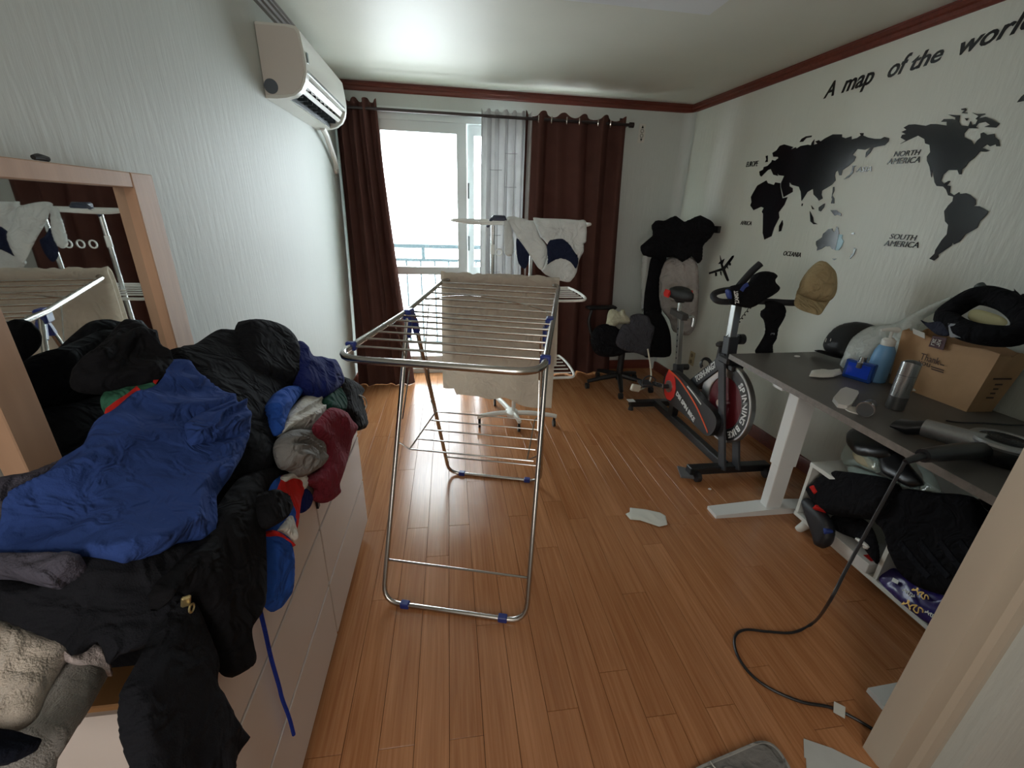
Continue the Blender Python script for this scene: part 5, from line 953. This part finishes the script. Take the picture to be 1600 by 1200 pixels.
puff('cap_peak', [(1272, 548), (1285, 547), (1300, 553), (1312, 560), (1295, 556)], [(1272, 548, X(1.97)), (1312, 560, X(1.965)), (1290, 552, X(1.955))], MATS['black_leather'], hm, thick=.004, back=.004, wr=0, n=16)
for x, y, r in ((1302, 537, .012), (1309, 537, .009)):
    p = hS((x, y))[0]+hS.nrm((x, y))[0]*.05; MB().box(p, (.012, .004, r*1.6), rotm(0, 0, .8), .001).build('badge', m_paper, hm)
# lotion pump bottle
lb = dz(1366, 595); lo = thing('lotion_bottle', lb, 'light blue pump lotion bottle with white pump on the desk', 'bottle')
MB().lathe([(.036, 0), (.040, .004), (.041, .02), (.041, .115), (.038, .145), (.030, .165), (.024, .172), (.024, .175)], lb, n=28).build('body', mat('lotion_blue', (110, 158, 200), .4), lo, smooth=40)
MB().lathe([(.026, .172), (.027, .178), (.026, .196), (.017, .204), (.016, .206)], lb, n=24).build('collar', m_wpl, lo, smooth=40)
MB().cyl(lb+V(0, 0, .205), lb+V(0, 0, .236), .006, n=10).build('pump_stem', m_wpl, lo, smooth=True)
MB().tube([lb+V(-.045, .012, .238), lb+V(-.02, .006, .243), lb+V(.012, -.003, .243), lb+V(.024, -.006, .240)], [.006, .008, .012, .012], 8, smooth=3).build('pump_head', m_wpl, lo, smooth=True)
# perfume
pa, pb = dz(1313, 588), dz(1357, 601); pu = (pb-pa)/np.linalg.norm(pb-pa); pw_ = np.linalg.norm(pb-pa); pn = np.cross(V(0, 0, 1), pu); pc = (pa+pb)/2+pn*.02; Rm = np.stack([pu, pn, V(0, 0, 1)], 1)
pf_ = thing('perfume_bottle', pc, 'square deep blue glass perfume bottle with silver cap on the desk', 'perfume bottle')
MB().box(pc+V(0, 0, .045), (pw_, .034, .09), Rm, .005).build('glass', mat('blue_glass', (40, 84, 170), .05, trans=.5, coat=.5), pf_)
MB().box(pc+V(0, 0, .047), (pw_-.022, .036, .066), Rm, .003).build('liquid', mat('blue_liquid', (14, 62, 190), .08, coat=1), pf_)
MB().cyl(pc+V(0, 0, .088), pc+V(0, 0, .112), .015, n=20).build('cap', m_chrome, pf_, smooth=True)
MB().cyl(pc+V(0, 0, .062)+pn*-.019, pc+V(0, 0, .088)+pn*-.019, .011, n=16).build('neck', mat('neck_grey', (100, 98, 100), .3, .6), pf_, smooth=True)
# silver can
sb = dz(1397, 638); sc = thing('silver_can', sb, 'tall silver deodorant can standing in front of the kraft bag', 'can')
MB().lathe([(.027, 0), (.030, .003), (.030, .055)], sb, n=28).build('base_sleeve', mat('can_dark', (104, 104, 104), .3, .7), sc, smooth=40)
MB().lathe([(.0305, .055), (.0305, .14), (.029, .141)], sb, n=28).build('body', mat('can_silver', (170, 172, 172), .25, .85), sc, smooth=40)
a_ = np.linspace(0, 2*math.pi, 28, endpoint=False); sd_ = -lb/np.linalg.norm(lb)
MB().loft([[sb+V(.0305*math.cos(t), .0305*math.sin(t), .142) for t in a_], [sb+V(.0305*math.cos(t), .0305*math.sin(t), .185+.010*abs(math.cos(t-3.6))) for t in a_], [sb+V(.027*math.cos(t), .027*math.sin(t), .185+.010*abs(math.cos(t-3.6))) for t in a_], [sb+V(.027*math.cos(t), .027*math.sin(t), .165) for t in a_]]).build('cap', MATS['can_silver'], sc, smooth=40)
# contact lens case, tag and watch
cpts = [dz(x, y) for x, y in ((1300, 627), (1312, 613), (1320, 610), (1339, 616), (1340, 620), (1329, 637), (1322, 640), (1308, 637))]
MB().prism([(p[0], p[1]) for p in cpts], (0, 0, DZ+.0005), (1, 0, 0), (0, 1, 0), .016).build('white_case', mat('case_white', (196, 192, 186), .4), label='small rounded white plastic case near the desk edge', cat='case')
opts = [dz(1341+21*math.cos(t)+0, 643+5*math.sin(t)+.29*21*math.cos(t)*.62) for t in np.linspace(0, 6.283, 22, endpoint=False)]
tg = MB().prism([(p[0], p[1]) for p in opts], (0, 0, DZ+.0008), (1, 0, 0), (0, 1, 0), .004).build('oval_tag', m_paper, label='flat white oval tag in front of the white case', cat='tag')
p = dz(1351, 645.5, DZ+.005); MB().box(p+V(0, 0, .0008), (.014, .012, .001), rotm(0, 0, .5)).build('tag_mark', m_dark, tg)
wa, wb_ = dz(1352, 640, DZ+.03), dz(1376, 616, DZ+.026); ws = thing('steel_watch', (wa+wb_)/2-V(0, 0, .03), 'dark steel wristwatch lying on its side beside the silver can', 'watch')
d_ = (wb_-wa)/np.linalg.norm(wb_-wa); MB().cyl(wa, wa+d_*.014, .029, n=28).build('watch_case', mat('watch_steel', (150, 150, 152), .25, .9), ws, smooth=35)
MB().cyl(wa-d_*.001, wa+d_*.0005, .025, n=28).build('dial', mat('dial_grey', (74, 76, 78), .3), ws, smooth=35)
MB().tube([wa+d_*.01+V(0, 0, -.012), wa+d_*.04+V(0, 0, .0), wa+d_*.085+V(0, 0, .0), wa+d_*.12+V(0, 0, -.012)], [.020, .022, .020, .014], 10, smooth=4).build('strap', mat('strap_steel', (96, 98, 100), .35, .7), ws, smooth=True)
puff('desk_tissue', [(1264, 588), (1268, 579), (1285, 577), (1300, 578), (1312, 576), (1316, 584), (1302, 589), (1285, 590)], [(1266, 586, {'z': DZ+.012}), (1314, 580, {'z': DZ+.014}), (1290, 590, {'z': DZ+.008})], m_paper, thick=.008, back=.005, rad=4, wr=.012, fold=(.1, 8, 4), n=34, smooth=1, label='crumpled white tissue left of the perfume bottle', cat='tissue')
puff('desk_napkin', [(1395, 598), (1408, 592), (1440, 596), (1470, 606), (1475, 612), (1440, 612), (1412, 608)], [(1400, 598, {'z': DZ+.012}), (1468, 608, {'z': DZ+.010}), (1440, 612, {'z': DZ+.008})], m_paper, thick=.012, back=.006, wr=.008, fold=(.3, 9, 3), n=26, label='crumpled white napkin under the left corner of the kraft bag', cat='napkin')
p = dz(1245, 558); MB().ball(p+V(0, 0, .005), (.016, .008, .005), 12, 8, rotm(0, 0, -.2)).build('white_pill', m_white, smooth=True, label='tiny white tablet alone near the far desk corner', cat='tablet')
puff('black_case', [(1562, 612), (1575, 602), (1602, 606), (1630, 615), (1625, 632), (1596, 630), (1566, 622)], [(1565, 618, {'z': DZ+.02}), (1620, 612, {'z': DZ+.03}), (1600, 630, {'z': DZ+.016})], c_blk, thick=.025, back=.016, wr=.004, n=20, label='black soft case right of the kraft bag', cat='case')
MB().tube([dz(1478, 657, DZ+.003), dz(1500, 660, DZ+.004), dz(1540, 661, DZ+.003), dz(1580, 664, DZ+.004), dz(1625, 664, DZ+.003)], .0028, 6, smooth=6).build('thin_cable', m_dark, label='thin black cable lying behind the hair dryer', cat='cable')
# ================================================================ hair dryer
m_dsil = mat('dryer_silver', (160, 162, 164), .3, .75, .08, (120, 120, 120)); m_dbk = mat('dryer_black', (26, 27, 30), .3)
hc = dz(1557, 718)+V(0, 0, .0); hd = thing('hair_dryer', hc, 'silver and black hair dryer lying at the front edge of the desk', 'hair dryer')
MB().lathe([(.070, .004), (.080, .014), (.084, .045), (.082, .058)], hc, n=36).build('motor_housing', m_dbk, hd, smooth=40)
MB().lathe([(.083, .056), (.085, .064), (.080, .071), (.062, .073), (.060, .069)], hc, n=36).build('silver_ring', m_dsil, hd, smooth=40)
MB().lathe([(.061, .066), (.061, .0705), (.02, .072)], hc, n=30).build('intake_grille', mat('grille_dark', (40, 42, 44), .5), hd, smooth=40)
for k in range(4): MB().tube([hc+V(r*math.cos(t), r*math.sin(t), .0725) for r in (.012+.011*k,) for t in np.linspace(0, 6.28, 20, endpoint=False)], .0012, 4, closed=True).build('grille_ring', m_dbk, hd)
b1 = hc+V(-.045, .02, .045); b0 = dz(1444, 668, DZ+.036); bd = (b0-b1)/np.linalg.norm(b0-b1)
MB().cyl(b1, b0, .034, .030, n=24).build('barrel', m_dsil, hd, smooth=True)
n0 = dz(1398, 668, DZ+.010); sd = np.cross(bd, V(0, 0, 1)); sd /= np.linalg.norm(sd)
def nr(p, w, h): return [p+sd*w*math.cos(t)+V(0, 0, h*math.sin(t)) for t in np.linspace(0, 6.283, 16, endpoint=False)]
MB().loft([nr(b0, .029, .029), nr(b0*.55+n0*.45, .040, .026), nr(n0+V(0, 0, .018), .050, .014)]).build('nozzle', m_dbk, hd, smooth=40)
g1 = at(1442, 712, z=DZ+.055); g0 = hc+V(-.05, .0, .035)
MB().tube([g0, g0*.5+g1*.5+V(0, 0, .004), g1], [.028, .026, .020], 14, smooth=4).build('handle', m_dbk, hd, smooth=True)
c0 = at(1414, 722, z=DZ+.05); MB().tube([g1, (g1+c0)/2, c0], [.011, .010, .007], 10, smooth=3).build('strain_relief', m_dbk, hd, smooth=True)
cp_ = [c0, at(1403, 742, x=c0[0]-.01), at(1382, 780, x=c0[0]-.03), at(1352, 835, x=c0[0]-.06), at(1322, 890, x=c0[0]-.10), at(1296, 940, x=c0[0]-.15), at(1272, 972, z=.03), at(1240, 988, z=.006), at(1200, 987, z=.005), at(1165, 984, z=.005), at(1149, 994, z=.005), at(1150, 1018, z=.005), at(1168, 1048, z=.005), at(1200, 1074, z=.005), at(1250, 1096, z=.005), at(1300, 1106, z=.005), at(1345, 1128, z=.005), at(1395, 1160, z=.005), at(1450, 1200, z=.005)]
cd = MB().tube(cp_, .0048, 8, smooth=8).build('power_cord', m_dark, hd, smooth=True)
q = [at(x, y, z=.012) for x, y in ((1303, 1096), (1321, 1105), (1320, 1123), (1302, 1113))]
MB().add(q+[p+V(0, 0, .001) for p in q], [(0, 1, 2, 3), (7, 6, 5, 4), (0, 4, 5, 1), (1, 5, 6, 2), (2, 6, 7, 3), (3, 7, 4, 0)]).build('cord_label', m_paper, cd)
# ================================================================ shoe bench under the desk
m_sw = mat('bench_white', (212, 214, 208), .4)
BX0, BX1, BY0, BY1 = 1.665, 2.06, .80, 1.53
be = thing('storage_bench', (1.86, 1.17, 0), 'low white two-tier storage bench under the desk', 'bench')
MB().bb(BX0, BX1, BY0, BY1, .355, .375, .002).build('top_board', m_sw, be); MB().bb(BX0, BX1, BY0, BY1, .075, .095, .002).build('bottom_board', m_sw, be)
for y in (BY0+.008, 1.10, BY1-.008): MB().bb(BX0+.005, BX1-.005, y-.008, y+.008, .0955, .3545).build('upright', m_sw, be)
for x, y, sx, sy in ((BX0+.05, BY1-.06, -1, 1), (BX0+.05, BY0+.06, -1, -1), (BX1-.05, BY1-.06, 1, 1), (BX1-.05, BY0+.06, 1, -1)):
    MB().cyl((x+sx*.025, y+sy*.03, 0), (x, y, .076), .017, .026, n=16).build('leg', m_sw, be, smooth=True)
# carton on the lower shelf
ct = thing('white_carton', (1.70, 1.25, .096), 'narrow white carton with a red sticker on the bench bottom board', 'carton')
MB().bb(BX0-.012, BX0+.07, 1.125, 1.42, .0965, .145, .002).build('box', mat('carton_white', (206, 204, 200), .6, 0, .06, (30, 30, 30)), ct)
MB().bb(BX0+.01, BX0+.055, 1.14, 1.175, .1455, .1465).build('sticker', c_red, ct)
puff('black_gym_bag', [(1262, 768), (1275, 755), (1285, 745), (1305, 738), (1310, 736), (1330, 738), (1360, 742), (1395, 750), (1400, 770), (1392, 800), (1370, 812), (1345, 810), (1320, 806), (1300, 805), (1280, 795)], [(1265, 765, X(1.68)), (1310, 740, X(1.72)), (1395, 755, X(1.70)), (1340, 810, X(1.64))], c_blk, thick=.04, back=.06, rad=16, wr=.012, fold=(.3, 30, 4), n=40, label='black gym bag with red tabs stuffed into the bench', cat='bag')
gb = bpy.data.objects['black_gym_bag']
gS = [(1265, 765, X(1.68)), (1310, 740, X(1.72)), (1395, 755, X(1.70)), (1340, 810, X(1.64))]
puff('red_tab', [(1273, 765), (1283, 761), (1291, 774), (1283, 780)], gS, c_red, gb, thick=.045, back=0, wr=0, n=12, rad=3, smooth=0)
puff('red_tab', [(1277, 801), (1287, 791), (1296, 802)], gS, c_red, gb, thick=.045, back=0, wr=0, n=12, rad=3, smooth=0)
puff('black_shoe', [(1255, 785), (1262, 778), (1278, 790), (1296, 810), (1302, 830), (1298, 848), (1288, 857), (1276, 852), (1272, 838), (1264, 815)], [(1258, 785, X(1.64)), (1300, 830, X(1.63)), (1285, 855, X(1.62))], mat('shoe_black', (28, 29, 34), .5), thick=.03, back=.03, wr=.004, n=26, label='black slipper hanging out of the left bench bay', cat='slipper')
puff('blue_lining', [(1294, 825), (1300, 826), (1302, 832), (1296, 837)], [(1258, 785, X(1.64)), (1300, 830, X(1.63)), (1285, 855, X(1.62))], MATS['strap_blue'], bpy.data.objects['black_shoe'], thick=.03, back=0, wr=0, n=10)
puff('black_bag_strap', [(1300, 806), (1340, 808), (1360, 820), (1372, 850), (1372, 882), (1358, 868), (1340, 845), (1318, 835), (1302, 825)], [(1305, 810, X(1.70)), (1370, 850, X(1.68)), (1330, 838, X(1.68))], c_blk, thick=.014, back=.02, wr=.006, n=28, label='black cloth slumped on the white carton in the bench', cat='cloth')
MB().tube([at(1338, 842, x=1.662), at(1345, 846, x=1.66), at(1356, 855, x=1.66), at(1350, 855, x=1.665)], [.006, .009, .008, .006], 8, smooth=4).build('white_clip', m_wpl, smooth=True, label='small white plastic clip on the black cloth in the bench', cat='clip')
# black ribbed cushion leaning out of the right bay
cu_, cuS = puff('black_seat_cushion', [(1378, 778), (1392, 768), (1420, 764), (1460, 770), (1500, 772), (1528, 780), (1536, 800), (1542, 830), (1556, 870), (1556, 890), (1540, 912), (1510, 926), (1480, 930), (1440, 920), (1410, 900), (1392, 870), (1380, 830), (1366, 812)], [(1390, 775, X(1.70)), (1525, 785, X(1.74)), (1550, 885, X(1.66)), (1470, 925, X(1.62)), (1385, 850, X(1.64))], c_blk, thick=.03, back=.04, rad=18, wr=.0, n=40, label='black ribbed seat cushion leaning out of the right bench bay', cat='cushion')
for k in range(4):
    x = 1415+k*32; strip('rib', [(x, 850), (x+26, 882), (x+48, 905)], cuS, 9, c_blk3, cu_, .030, .004)
m_pur = mat('purple_foil', (46, 34, 104), .28, 0, .15, (30, 30, 30), .3, (60, 60, 60), spec=.6)
pk, pS = puff('purple_snack_bag', [(1370, 900), (1380, 890), (1396, 886), (1420, 900), (1460, 925), (1500, 935), (1535, 930), (1545, 950), (1530, 975), (1505, 986), (1470, 985), (1440, 968), (1400, 935), (1378, 915)], [(1372, 902, X(1.69)), (1400, 890, X(1.74)), (1530, 945, X(1.74)), (1500, 982, X(1.69)), (1430, 945, X(1.675))], m_pur, thick=.02, back=.02, rad=12, wr=.010, fold=(.6, 16, 3), n=44, label='purple foil bag with gold print on the bench bottom board', cat='snack bag')
m_gold = mat('gold_print', (196, 156, 84), .35, .4)
def squiggle(p0, p1, amp, turns, wpx, m, off=.030):
    p0, p1 = np.array(p0, float), np.array(p1, float); d = (p1-p0)/np.linalg.norm(p1-p0); n_ = np.array([-d[1], d[0]])
    P = [p0+(p1-p0)*t+n_*amp*math.sin(t*turns*6.283)+d*amp*.5*math.cos(t*turns*6.283*1.7) for t in np.linspace(0, 1, int(turns*8))]
    strip('print', P, pS, wpx, m, pk, off, .001)
squiggle((1418, 946), (1446, 962), 5, 3, 2.0, m_gold); squiggle((1434, 926), (1456, 942), 4, 3, 1.8, m_gold)
squiggle((1418, 928), (1436, 940), 2.5, 4, 1.2, m_bw); squiggle((1452, 960), (1470, 972), 2.5, 4, 1.2, m_bw); strip('print', [(1401, 913), (1411, 918)], pS, 6, m_bw, pk, .030, .001)
puff('clear_plastic_wrap', [(1482, 934), (1505, 928), (1535, 922), (1552, 905), (1560, 920), (1545, 955), (1520, 958), (1498, 950)], [(1490, 940, X(1.70)), (1550, 910, X(1.72)), (1530, 955, X(1.70))], mat('lilac_film', (150, 140, 170), .2, alpha=.5), thick=.02, back=.01, wr=.014, fold=(-.5, 12, 3), n=26, label='clear lilac plastic wrap beside the purple foil bag', cat='plastic wrap')
puff('black_bin_bag', [(1530, 785), (1545, 778), (1580, 800), (1620, 815), (1620, 900), (1570, 885), (1548, 850), (1536, 820)], [(1535, 790, X(1.85)), (1610, 830, X(1.80)), (1565, 880, X(1.76))], mat('black_poly', (18, 18, 20), .18, spec=.6), thick=.03, back=.04, wr=.03, fold=(.9, 14, 2), n=34, label='shiny black plastic bag under the right end of the desk', cat='plastic bag')
# goggles case and helmet visor on the bench top
m_clear = mat('clear_acrylic', (176, 196, 188), .06, alpha=.35, spec=.8)
gl = thing('diving_mask', at(1350, 740, x=1.80), 'black diving mask with clear skirt on top of the white bench', 'diving mask')
puff('mask_body', [(1322, 690), (1326, 678), (1340, 671), (1360, 676), (1385, 690), (1400, 700), (1398, 712), (1375, 715), (1352, 712), (1334, 706)], [(1325, 690, X(1.82)), (1395, 705, X(1.80)), (1350, 712, X(1.74))], mat('rubber_black', (20, 21, 23), .35), gl, thick=.03, back=.04, wr=0, n=26)
puff('clear_skirt', [(1314, 718), (1318, 702), (1326, 694), (1345, 706), (1372, 716), (1374, 738), (1360, 736), (1340, 728), (1322, 728)], [(1318, 712, X(1.80)), (1370, 718, X(1.74)), (1360, 735, X(1.73))], m_clear, gl, thick=.014, back=.012, wr=0, n=24)
puff('lens', [(1333, 706), (1350, 712), (1366, 722), (1368, 735), (1352, 730), (1336, 720)], [(1335, 708, X(1.77)), (1366, 722, X(1.735)), (1352, 731, X(1.73))], mat('lens_amber', (190, 180, 150), .1, .5), gl, thick=.008, back=.004, wr=0, n=20)
puff('strap', [(1372, 708), (1400, 700), (1412, 712), (1425, 730), (1440, 748), (1442, 758), (1420, 760), (1395, 748), (1376, 735)], [(1375, 715, X(1.77)), (1410, 710, X(1.80)), (1440, 755, X(1.72))], MATS['rubber_black'], gl, thick=.02, back=.03, wr=0, n=26)
puff('clear_case', [(1318, 725), (1340, 730), (1375, 742), (1400, 750), (1420, 762), (1440, 766), (1470, 768), (1462, 745), (1445, 725), (1425, 715), (1440, 740), (1445, 758), (1420, 762), (1380, 752), (1345, 745), (1325, 737)], [(1322, 730, X(1.76)), (1440, 764, X(1.70)), (1450, 735, X(1.76))], m_clear, gl, thick=.008, back=.03, wr=0, n=36, smooth=1)
# ================================================================ things on the floor
puff('floor_tissue', [(977, 803), (984, 800), (984, 793), (1010, 796), (1032, 801), (1040, 806), (1043, 820), (1030, 823), (1000, 813), (985, 812)], [(980, 803, {'z': .008}), (1040, 812, {'z': .010}), (1000, 812, {'z': .006})], mat('tissue_white', (214, 216, 208), .8), thick=.004, back=.003, rad=3, wr=.006, fold=(.25, 10, 6), n=40, smooth=0, label='folded white tissue lying alone on the floor', cat='tissue')
pq = [at(x, y, z=.006) for x, y in ((1256, 1153), (1300, 1168), (1375, 1205), (1420, 1240), (1300, 1290), (1262, 1230), (1260, 1184), (1257, 1182))]
MB().prism([(p[0], p[1]) for p in pq], (0, 0, .002), (1, 0, 0), (0, 1, 0), .0015).build('paper_sheet', mat('grey_paper', (186, 188, 186), .6, 0, .05, (20, 20, 20)), label='crumpled white paper sheet at the bottom edge beside the door casing', cat='paper')
rq = [at(x, y, z=.014) for x, y in ((1085, 1206), (1110, 1192), (1150, 1175), (1180, 1162), (1196, 1160), (1212, 1168), (1228, 1190), (1245, 1225), (1262, 1270), (1200, 1330), (1050, 1330), (1060, 1240))]
ru = thing('grey_mat', at(1160, 1240, z=.0), 'grey quilted floor mat with rounded corner at the bottom edge', 'mat')
MB().prism([(p[0], p[1]) for p in crom(np.array(rq)[:, :2], 4, True)], (0, 0, .001), (1, 0, 0), (0, 1, 0), .013).build('mat_body', cloth('mat_grey', (122, 120, 118), bump=.5, var=.15), ru)
MB().tube([(p[0], p[1], .012) for p in crom(np.array(rq)[:, :2], 4, True)], .005, 6, closed=True).build('bound_edge', cloth('mat_edge', (150, 148, 144)), ru)
MB().tube([at(1110, 1190, z=.016), at(1114, 1196, z=.03), at(1120, 1204, z=.02), at(1106, 1200, z=.018), at(1100, 1206, z=.02)], .0018, 5, smooth=5).build('tie_string', m_paper, ru)
p = at(1109, 764, z=.004); MB().ball(p, (.010, .008, .004), 10, 6).build('floor_crumb', m_white, smooth=True, label='tiny white crumb on the floor in front of the spin bike foot', cat='crumb')
